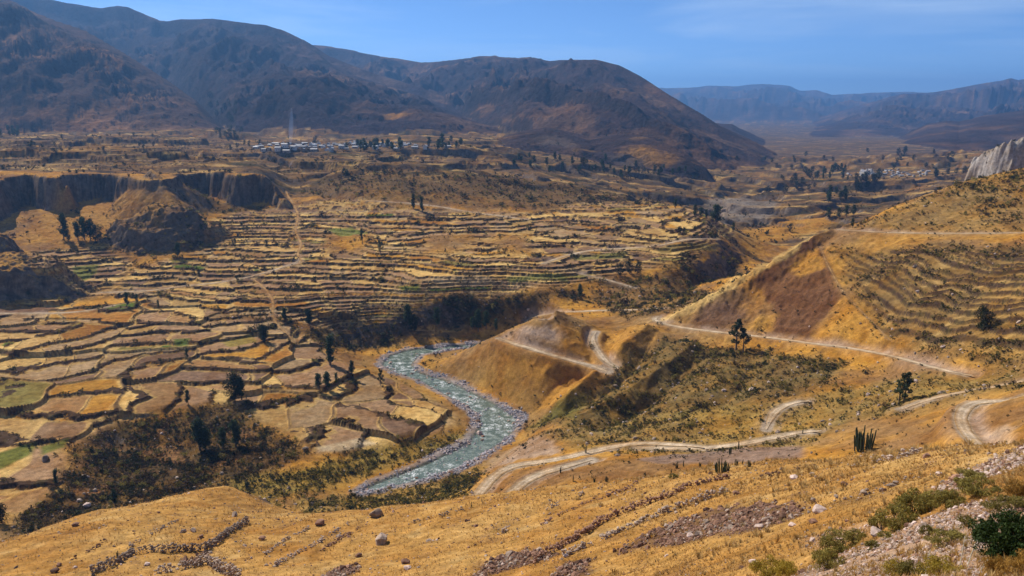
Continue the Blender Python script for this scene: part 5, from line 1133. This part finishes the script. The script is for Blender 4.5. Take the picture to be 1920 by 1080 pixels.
# ------------------------------------------------------------------ dry stone walls on the near slope
WALLS = [
 ('long dry stone wall sweeping up the middle of the near slope', .95, [(1002,1057),(1044,1031),(1086,1007),(1122,984),(1148,971),(1174,960),(1221,942),(1263,929),(1289,914),(1367,897)]),
 ('lower of the two long dry stone walls on the near slope', .85, [(1057,1044),(1096,1028),(1122,1018),(1148,1005),(1180,992),(1216,976),(1252,960),(1299,945),(1341,929),(1377,917)]),
 ('thin stone row above the long walls near the brow', .6, [(940,1000),(966,981),(1000,966),(1044,947),(1075,934),(1107,921),(1133,914)]),
 ('broken stone row between the thin row and the long wall', .55, [(1013,986),(1055,963),(1096,945),(1138,932),(1174,919),(1195,906)]),
 ('thick dark stone wall curving at the lower left', 1.5, [(172,1079),(198,1067),(224,1057),(250,1041),(281,1035),(312,1036),(338,1033),(365,1033),(391,1031),(417,1012),(443,992),(466,981)]),
 ('heaped stone wall at the bottom edge below the thick wall', 1.7, [(286,1080),(325,1070),(365,1062),(391,1057),(417,1074),(450,1084)]),
 ('faint stone row left of the thick curving wall', .5, [(130,1052),(156,1039),(182,1026),(198,1015)]),
 ('faint stone row above the thick curving wall', .5, [(240,1028),(260,1015),(294,997),(333,976)]),
 ('stone row left of centre climbing to the brow', .7, [(514,1062),(553,1041),(584,1026),(615,1007),(652,984)]),
 ('short stone row right of the left centre one', .65, [(605,1033),(626,1020),(657,1002),(686,986)]),
 ('stone row nearest the curving wall end, left of centre', .6, [(493,1044),(532,1015),(569,997),(600,981)]),
 ('low stone row along the brow below the dirt track', .7, [(774,981),(813,972),(845,963),(884,950)]),
 ('short grey stone wall near the brow right of centre', .7, [(1425,900),(1456,891),(1498,882)]),
 ('dark stone row high on the right of the near slope', .55, [(1597,877),(1644,867),(1691,859),(1732,846)]),
 ('pinkish stone row above the olive bushes', .4, [(1581,940),(1628,927),(1670,914),(1717,900)]),
]
def raw(o): 
    m = o.data; v = np.zeros(len(m.vertices) * 3); m.vertices.foreach_get('co', v); return v.reshape(-1, 3), np.array([p.vertices[:] for p in m.polygons])
RAWST = [raw(o) for o in STD + ST]
for wi_, (lab, hgt, pl) in enumerate(WALLS):
    r = np.random.default_rng(950 + wi_); p = resample(hits(pl), .33); vs, fs, o = [], [], 0
    for i, c in enumerate(p):
        gap = fbm(np.array([i / 9.0]), np.array([wi_ * 3.3]), 2, 960)[0]
        if gap < (-.42 if hgt > .8 else -.10): continue
        hh = hgt * (1.0 if hgt > .8 else .8) * (1 + .7 * gap)
        for j in range(max(1, int(hh / .26)) + 1):
            v, f = RAWST[int(r.integers(len(RAWST)))]; sc = (.24 + .5 * r.uniform() ** 2) * (1.0 if hgt > .8 else .85)
            a = r.uniform(0, 6.28); M = np.array(((math.cos(a), -math.sin(a), 0), (math.sin(a), math.cos(a), 0), (0, 0, 1)))
            b = c + (r.normal(0, .22), r.normal(0, .22), 0)
            vs.append(v @ M.T * sc * r.uniform(.75, 1.3, 3) + (b[0], b[1], c[2] + EYE + .12 + j * .25)); fs.append(f + o); o += len(v)
    c = p[len(p) // 2] + (0, 0, EYE); root = empty('stone_wall', tuple(c)); tag(root, lab, 'stone wall', 'stone walls and rows of the near slope')
    st = build('stones', np.concatenate(vs) - c, np.concatenate(fs), M_STONE if wi_ % 3 else M_DSTONE, root); st['kind'] = 'stuff'

# ------------------------------------------------------------------ boulders that stand out
BIG = [stone_mesh('boulder_kind', 970 + i, m_, 3) for i, m_ in enumerate((M_STONE, M_STONE, M_DSTONE, M_LSTONE))]
BOULD = [
 (*z75(545,720), 13, 2, 'upright dark boulder on the golden brow at the left'), (*z75(395,1055), 17, 2, 'dark boulder low at the left end of the faint rows'), (*z75(425,1005), 10, 2, 'smaller dark boulder above the left low one'), (*z75(1320,765), 10, 0, 'left of two grey boulders on the golden slope'), (*z75(1392,760), 11, 0, 'right of two grey boulders on the golden slope'),
 (*z75(1690,650), 13, 0, 'tilted grey boulder near the end of the golden brow'), (*z75(330,245), 15, 0, 'grey boulder on the brown terrace field at the left'), (*z75(625,580), 14, 3, 'pale boulder by the brush behind the brow'), (*z75(1450,800), 9, 2, 'brown boulder above the thick curving wall'), (*z75(1060,1000), 10, 3, 'pale boulder inside the curve of the thick wall'),
 (*z76(905,850), 28, 0, 'large angular grey boulder alone in the middle of the near slope'), (*z76(1075,990), 17, 2, 'dark boulder at the top of the bottom rock pile'), (*z76(1090,1030), 14, 3, 'pale boulder in the middle of the bottom rock pile'), (*z76(740,940), 13, 2, 'stacked dark boulder left of the large angular one'), (*z76(460,710), 20, 2, 'cluster boulder on the brow left of centre'), (*z76(870,650), 22, 0, 'tall rock on the brow near the river end'), (*z76(45,820), 14, 2, 'dark boulder at the left of the stone rows'),
 (*z77(1690,495), 15, 2, 'reddish boulder alone on the straw slope right of centre'), (*z77(75,930), 16, 2, 'dark boulder beside the rubble at the bottom centre'), (*z77(1860,740), 18, 3, 'pale boulder at the lower edge of the dark rubble'), (*z77(1810,990), 16, 3, 'white boulder on the straw slope near the bottom bush'), (*z77(465,940), 10, 3, 'white stone at the lower end of the lower long wall'), (*z77(1360,800), 14, 3, 'pale stone inside the dark rubble'),
 (*z78(265,380), 14, 3, 'pale yellowish boulder below the short grey wall'), (*z78(625,430), 14, 2, 'dark grey boulder in the stone row on the right slope'), (*z78(445,620), 24, 3, 'long pale slab on the straw slope at the right'), (*z78(1050,850), 15, 0, 'grey white stone on the pale scree'), (*z78(1310,355), 13, 3, 'white stone at the left tip of the upper scree'), (*z78(405,700), 17, 2, 'dark rock below the long pale slab'), (*z78(860,785), 26, 3, 'flat pale rock between the olive bushes'), (*z78(250,720), 13, 3, 'flat white stone left of the dark rock'),
 (1523, 890, 9, 3, 'pale boulder beside the big cactus clump'), (1768, 652, 9, 3, 'white boulder below the large dark round tree'), (1720, 548, 8, 3, 'white boulder on the right terraces'),
]
for i, (px, py, wpx, k, lab) in enumerate(BOULD):
    p = hit(px, py); dep = p[1] * CP - p[2] * SP; w = wpx * dep / FPX * 1.15
    o = BIG[k].copy(); o.name = 'boulder'; COLL.objects.link(o); o.location = (p[0], p[1], p[2] + EYE + w * .2); o.scale = (w, w * .85, w * .9); o.rotation_euler = (random.uniform(-.2, .2), random.uniform(-.2, .2), random.uniform(0, 6.28))
    tag(o, lab, 'boulder')
rs_r = np.random.default_rng(33)
WB = sample((RSD > -1.0) * (RSD < 7) * 1.0, 46, 34)
for p in WB:
    w = rs_r.uniform(1.3, 3.0); o = BIG[int(rs_r.choice([0, 0, 2]))].copy(); o.name = 'boulder'; COLL.objects.link(o); o.location = (p[0], p[1], max(p[2], 0) + w * .05); o.scale = (w, w * .8, w * .6); o.rotation_euler = (0, 0, rs_r.uniform(0, 6.28))
    tag(o, 'grey boulder standing in the shallows of the river', 'boulder', 'boulders in the river shallows')

# ------------------------------------------------------------------ cacti
def make_cactus(seed, n, spread):
    r = np.random.default_rng(seed); root = bpy.data.objects.new('cactus', None)
    for i in range(n):
        an = r.uniform(0, 6.28); rr = spread * math.sqrt(r.uniform(0, 1)); h = r.uniform(.55, 1.0) * (1 - .25 * rr / max(spread, .01)); x, y = math.cos(an) * rr, math.sin(an) * rr
        q = [(x * (1 + .25 * t), y * (1 + .25 * t), h * t - .03) for t in (0, .3, .6, .85, .95, 1.0)]
        v, f = tube(q, np.array((.020, .024, .025, .023, .017, .003)), 8); build('stem', v, f, M_CACT, root, False, False)
    return root
CACT = [make_cactus(1000 + i, n_, s_) for i, (n_, s_) in enumerate(((36, .36), (16, .27), (7, .13), (3, .05)))]
CACTI = [(*z77(1590,335), 30, 0, 'large clump of columnar cacti beside the brown field'), (*z78(760,165), 48, 0, 'largest dark columnar cactus clump on the right slope'), (*z75(850,975), 27, 3, 'slim lone cactus by the thick curving wall'),
 (*z77(1690,285), 14, 1, 'cactus clump just right of the large clump'), (*z77(1780,295), 15, 1, 'rightmost cactus clump on the field edge'), (*z77(1740,275), 11, 2, 'small cactus between the right field edge clumps'), (*z77(515,400), 15, 2, 'cactus at the left end of the brushy field corner'), (*z77(672,405), 11, 1, 'low cactus clump left of the field corner'), (*z77(760,400), 13, 1, 'cactus clump at the middle of the field corner'), (*z77(1030,362), 11, 1, 'small cactus clump in front of the brown field'), (*z77(1220,345), 12, 2, 'slim cactus in front of the brown field'), (*z77(1262,305), 11, 1, 'cactus clump on the brown field border'), (*z77(1312,290), 13, 2, 'taller cactus on the brown field border'), (*z77(1430,290), 9, 1, 'short cactus clump left of the large clump'),
 (*z77(430,335), 14, 2, 'cactus beside the second dirt track'), (*z77(612,195), 17, 2, 'dark cactus above the first dirt track'), (*z77(1650,200), 14, 1, 'cactus below the grey road'), (*z77(1705,165), 18, 2, 'cactus standing at the edge of the grey road'), (*z77(1232,205), 10, 2, 'small cactus above the brown field'),
 (*z78(325,55), 13, 2, 'dark cactus at the end of the grey road'), (*z77(1545,585 - 20), 24, 3, 'slim cactus near the brow') , (885, 951, 13, 2, 'cactus at the end of the brow stone row')]
CACTI = [c for c in CACTI if c[4] != 'slim cactus near the brow']
for px, py, hpx, k, lab in CACTI:
    p = hit(px, py); dep = p[1] * CP - p[2] * SP; h = hpx * dep / FPX * 1.1; e = clone(CACT[k], 'cactus'); e.location = (p[0], p[1], p[2] + EYE); e.scale = (h,) * 3; e.rotation_euler = (0, 0, random.uniform(0, 6.28)); tag(e, lab, 'cactus')

# ------------------------------------------------------------------ bushes of the near slope
def make_bush(name, seed, n, mat, size, squash, spread, up=.3):
    r = np.random.default_rng(seed); root = bpy.data.objects.new(name, None)
    k = 26; an = r.uniform(0, 6.28, k); rr = spread * np.sqrt(r.uniform(0, 1, k)); hz_ = r.uniform(.25, .85, k) * np.sqrt(np.clip(1 - (rr / (spread * 1.15)) ** 2, .1, 1))
    c = np.c_[np.cos(an) * rr, np.sin(an) * rr, hz_]; rd = r.uniform(.10, .22, k)
    parts = [tube([(0.02 * math.cos(a), .02 * math.sin(a), -.05), (x * .5, y * .5, z * .55), (x, y, z)], (.014, .009, .004), 4) for (x, y, z), a in zip(c, an)]
    build('stems', *join(parts), M_BARK, root, False, False)
    build('foliage', *leaf_cloud(c, rd, n, size * (1.5 if up > 1 else 1), r, squash, up, .16 if up > 1 else .42), mat, root, False, False)
    return root
BUSHK = {'olive': make_bush('bush', 1101, 3600, M_LEAF['olive'], .045, 1.15, .55, 1.6), 'gold': make_bush('bush', 1102, 4200, M_LEAF['gold'], .032, 1.3, .5, 2.2), 'deep': make_bush('bush', 1103, 9000, M_LEAF['deep'], .030, .9, .62, .2), 'ochre': make_bush('bush', 1104, 3600, M_LEAF['ochre'], .035, 1.2, .5, 1.5), 'small': make_bush('bush', 1105, 1200, M_LEAF['olive'], .06, 1.0, .5, .8), 'olive2': make_bush('bush', 1106, 3600, M_LEAF['olive'], .045, 1.1, .6, 1.4)}
BUSH = [('olive', *z78(1130,640), 62, 'olive bush, biggest in the diagonal row on the scree', 1.1), ('olive2', *z78(1230,590), 40, 'olive bush joined to the right of the biggest one', 1.1), ('olive2', *z78(1000,720), 54, 'olive bush below the biggest in the diagonal row', 1.2), ('olive', *z78(890,750), 36, 'olive bush at the lower left end of the upper row', 1.1), ('olive', *z78(1380,590), 44, 'olive bush right of the diagonal row above the scree', 1.3), ('olive2', *z78(1620,490), 40, 'wide olive bush below the upper scree', 1.6), ('olive', *z78(1530,415), 32, 'round olive bush on the upper scree', 1.7), ('olive2', *z78(620,890), 44, 'olive bush in the middle of the lower row', 1.5), ('olive', *z78(500,1020), 46, 'olive bush at the foot of the lower row', 1.2), ('olive', *z78(700,830), 30, 'olive bush at the top of the lower row', 1.2),
 ('small', *z78(1230,790), 26, 'dark scrubby bush on the lower scree', 1.2), ('small', *z78(830,890), 22, 'small bush on the path of bare scree', 1.5), ('small', *z78(930,810), 16, 'small bush by the flat pale rock', 2.0), ('small', *z78(1740,480), 12, 'tiny bush right of the wide olive bush', 1.6), ('olive2', *z78(1380,860), 30, 'low spreading bush left of the big green bush', 2.2), ('small', *z78(1500,720), 26, 'scrubby bush above the big green bush', 1.4), ('ochre', *z78(1890,510), 40, 'brown bush at the right edge below the scree', 1.4),
 ('deep', *z78(1780,960), 108, 'big deep green leafy bush at the lower right corner', 1.0), ('deep', *z78(1930,940), 120, 'deep green bush cut by the right edge', .9), ('olive2', *z78(1830,640), 40, 'olive shrub behind the big green bush', 2.0),
 ('gold', *z78(90,1110), 48, 'yellow leafy bush at the bottom edge right of centre', 1.6), ('gold', *z78(230,1100), 34, 'smaller yellow bush right of the one at the bottom edge', 1.5), ('ochre', *z78(1880,1120), 72, 'ochre bush in the bottom right corner', 1.2), ('ochre', *z78(1690,1100), 60, 'rusty shrub under the big green bush', .8), ('gold', *z78(1330,1120), 46, 'yellow green bush at the bottom edge near the corner', 1.7), ('gold', *z78(1020,1110), 36, 'low yellow green bush at the bottom edge', 1.6), ('olive', *z78(1110,1120), 38, 'olive bush between the yellow ones at the bottom edge', 1.3), ('small', *z77(1240,380), 14, 'round dark bush at the brow beside the brown field', 1.2)]
for kd, px, py, hpx, lab, wd in BUSH:
    p = hit(px, min(py, 1079)); 
    if py > 1079: p = hit(px, 1079); k_ = 1 - (py - 1079) / 900; p = np.array((p[0] * k_, p[1] * k_, 0)); p[2] = float(lookup(H, p[0], p[1]))
    dep = p[1] * CP - p[2] * SP; h = hpx * dep / FPX * .9; e = clone(BUSHK[kd], 'bush'); e.location = (p[0], p[1], p[2] + EYE); e.scale = (h * wd, h * wd, h); e.rotation_euler = (0, 0, random.uniform(0, 6.28)); tag(e, lab, 'bush')
# pale dry flower stalks at the lower right
M_STALK = plain_mat('dry_stalk', (.62, .58, .45), .15, 4)
STALKS = [(1735, 1079, 52, .06, 'tall thin pale stalk left of the bottom right bushes'), (1800, 1062, 62, .03, 'pale feathery stalk before the big green bush'), (1812, 1066, 58, .22, 'leaning pale stalk right of the feathery one'), (1834, 1076, 30, .5, 'short pale stalk leaning far right')]
for px, py, hpx, lean, lab in STALKS:
    p = hit(px, py); dep = p[1] * CP - p[2] * SP; h = hpx * dep / FPX; parts = [tube([(0, 0, -.05), (lean * .4 * h, 0, .5 * h), (lean * h, .02, h)], (.012, .010, .006), 5)]
    rr = np.random.default_rng(int(px)); 
    for k in range(26): t = rr.uniform(.45, 1.0); an = rr.uniform(0, 6.28); b = np.array((lean * t * h, 0, t * h)); parts.append(tube([b, b + (.012 * math.cos(an), .012 * math.sin(an), .03)], (.007, .003), 4))
    e = empty('dry_stalk', (p[0], p[1], p[2] + EYE)); build('stem', *join(parts[:1]), M_STALK, e); build('seed_head', *join(parts[1:]), M_STALK, e); tag(e, lab, 'plant')

# ------------------------------------------------------------------ haze
hz = build('haze', *box_vf(-24000, 24000, -1500, 27500, -160, EYE + 690), None); tag(hz, 'thin blue haze filling the valley', kind='stuff')
mh = bpy.data.materials.new('haze_air'); mh.use_nodes = True; mh.node_tree.nodes.clear()
o_ = mh.node_tree.nodes.new('ShaderNodeOutputMaterial'); pv = mh.node_tree.nodes.new('ShaderNodeVolumePrincipled')
pv.inputs['Color'].default_value = (.20, .47, 1.0, 1); pv.inputs['Density'].default_value = 8.0e-5; pv.inputs['Anisotropy'].default_value = 0.3
mh.node_tree.links.new(pv.outputs[0], o_.inputs['Volume']); hz.data.materials.append(mh); mh.cycles.homogeneous_volume = True
print('done', round(time.time() - T0, 1), 'lowest', H.min() + EYE, 'highest', H.max() + EYE)
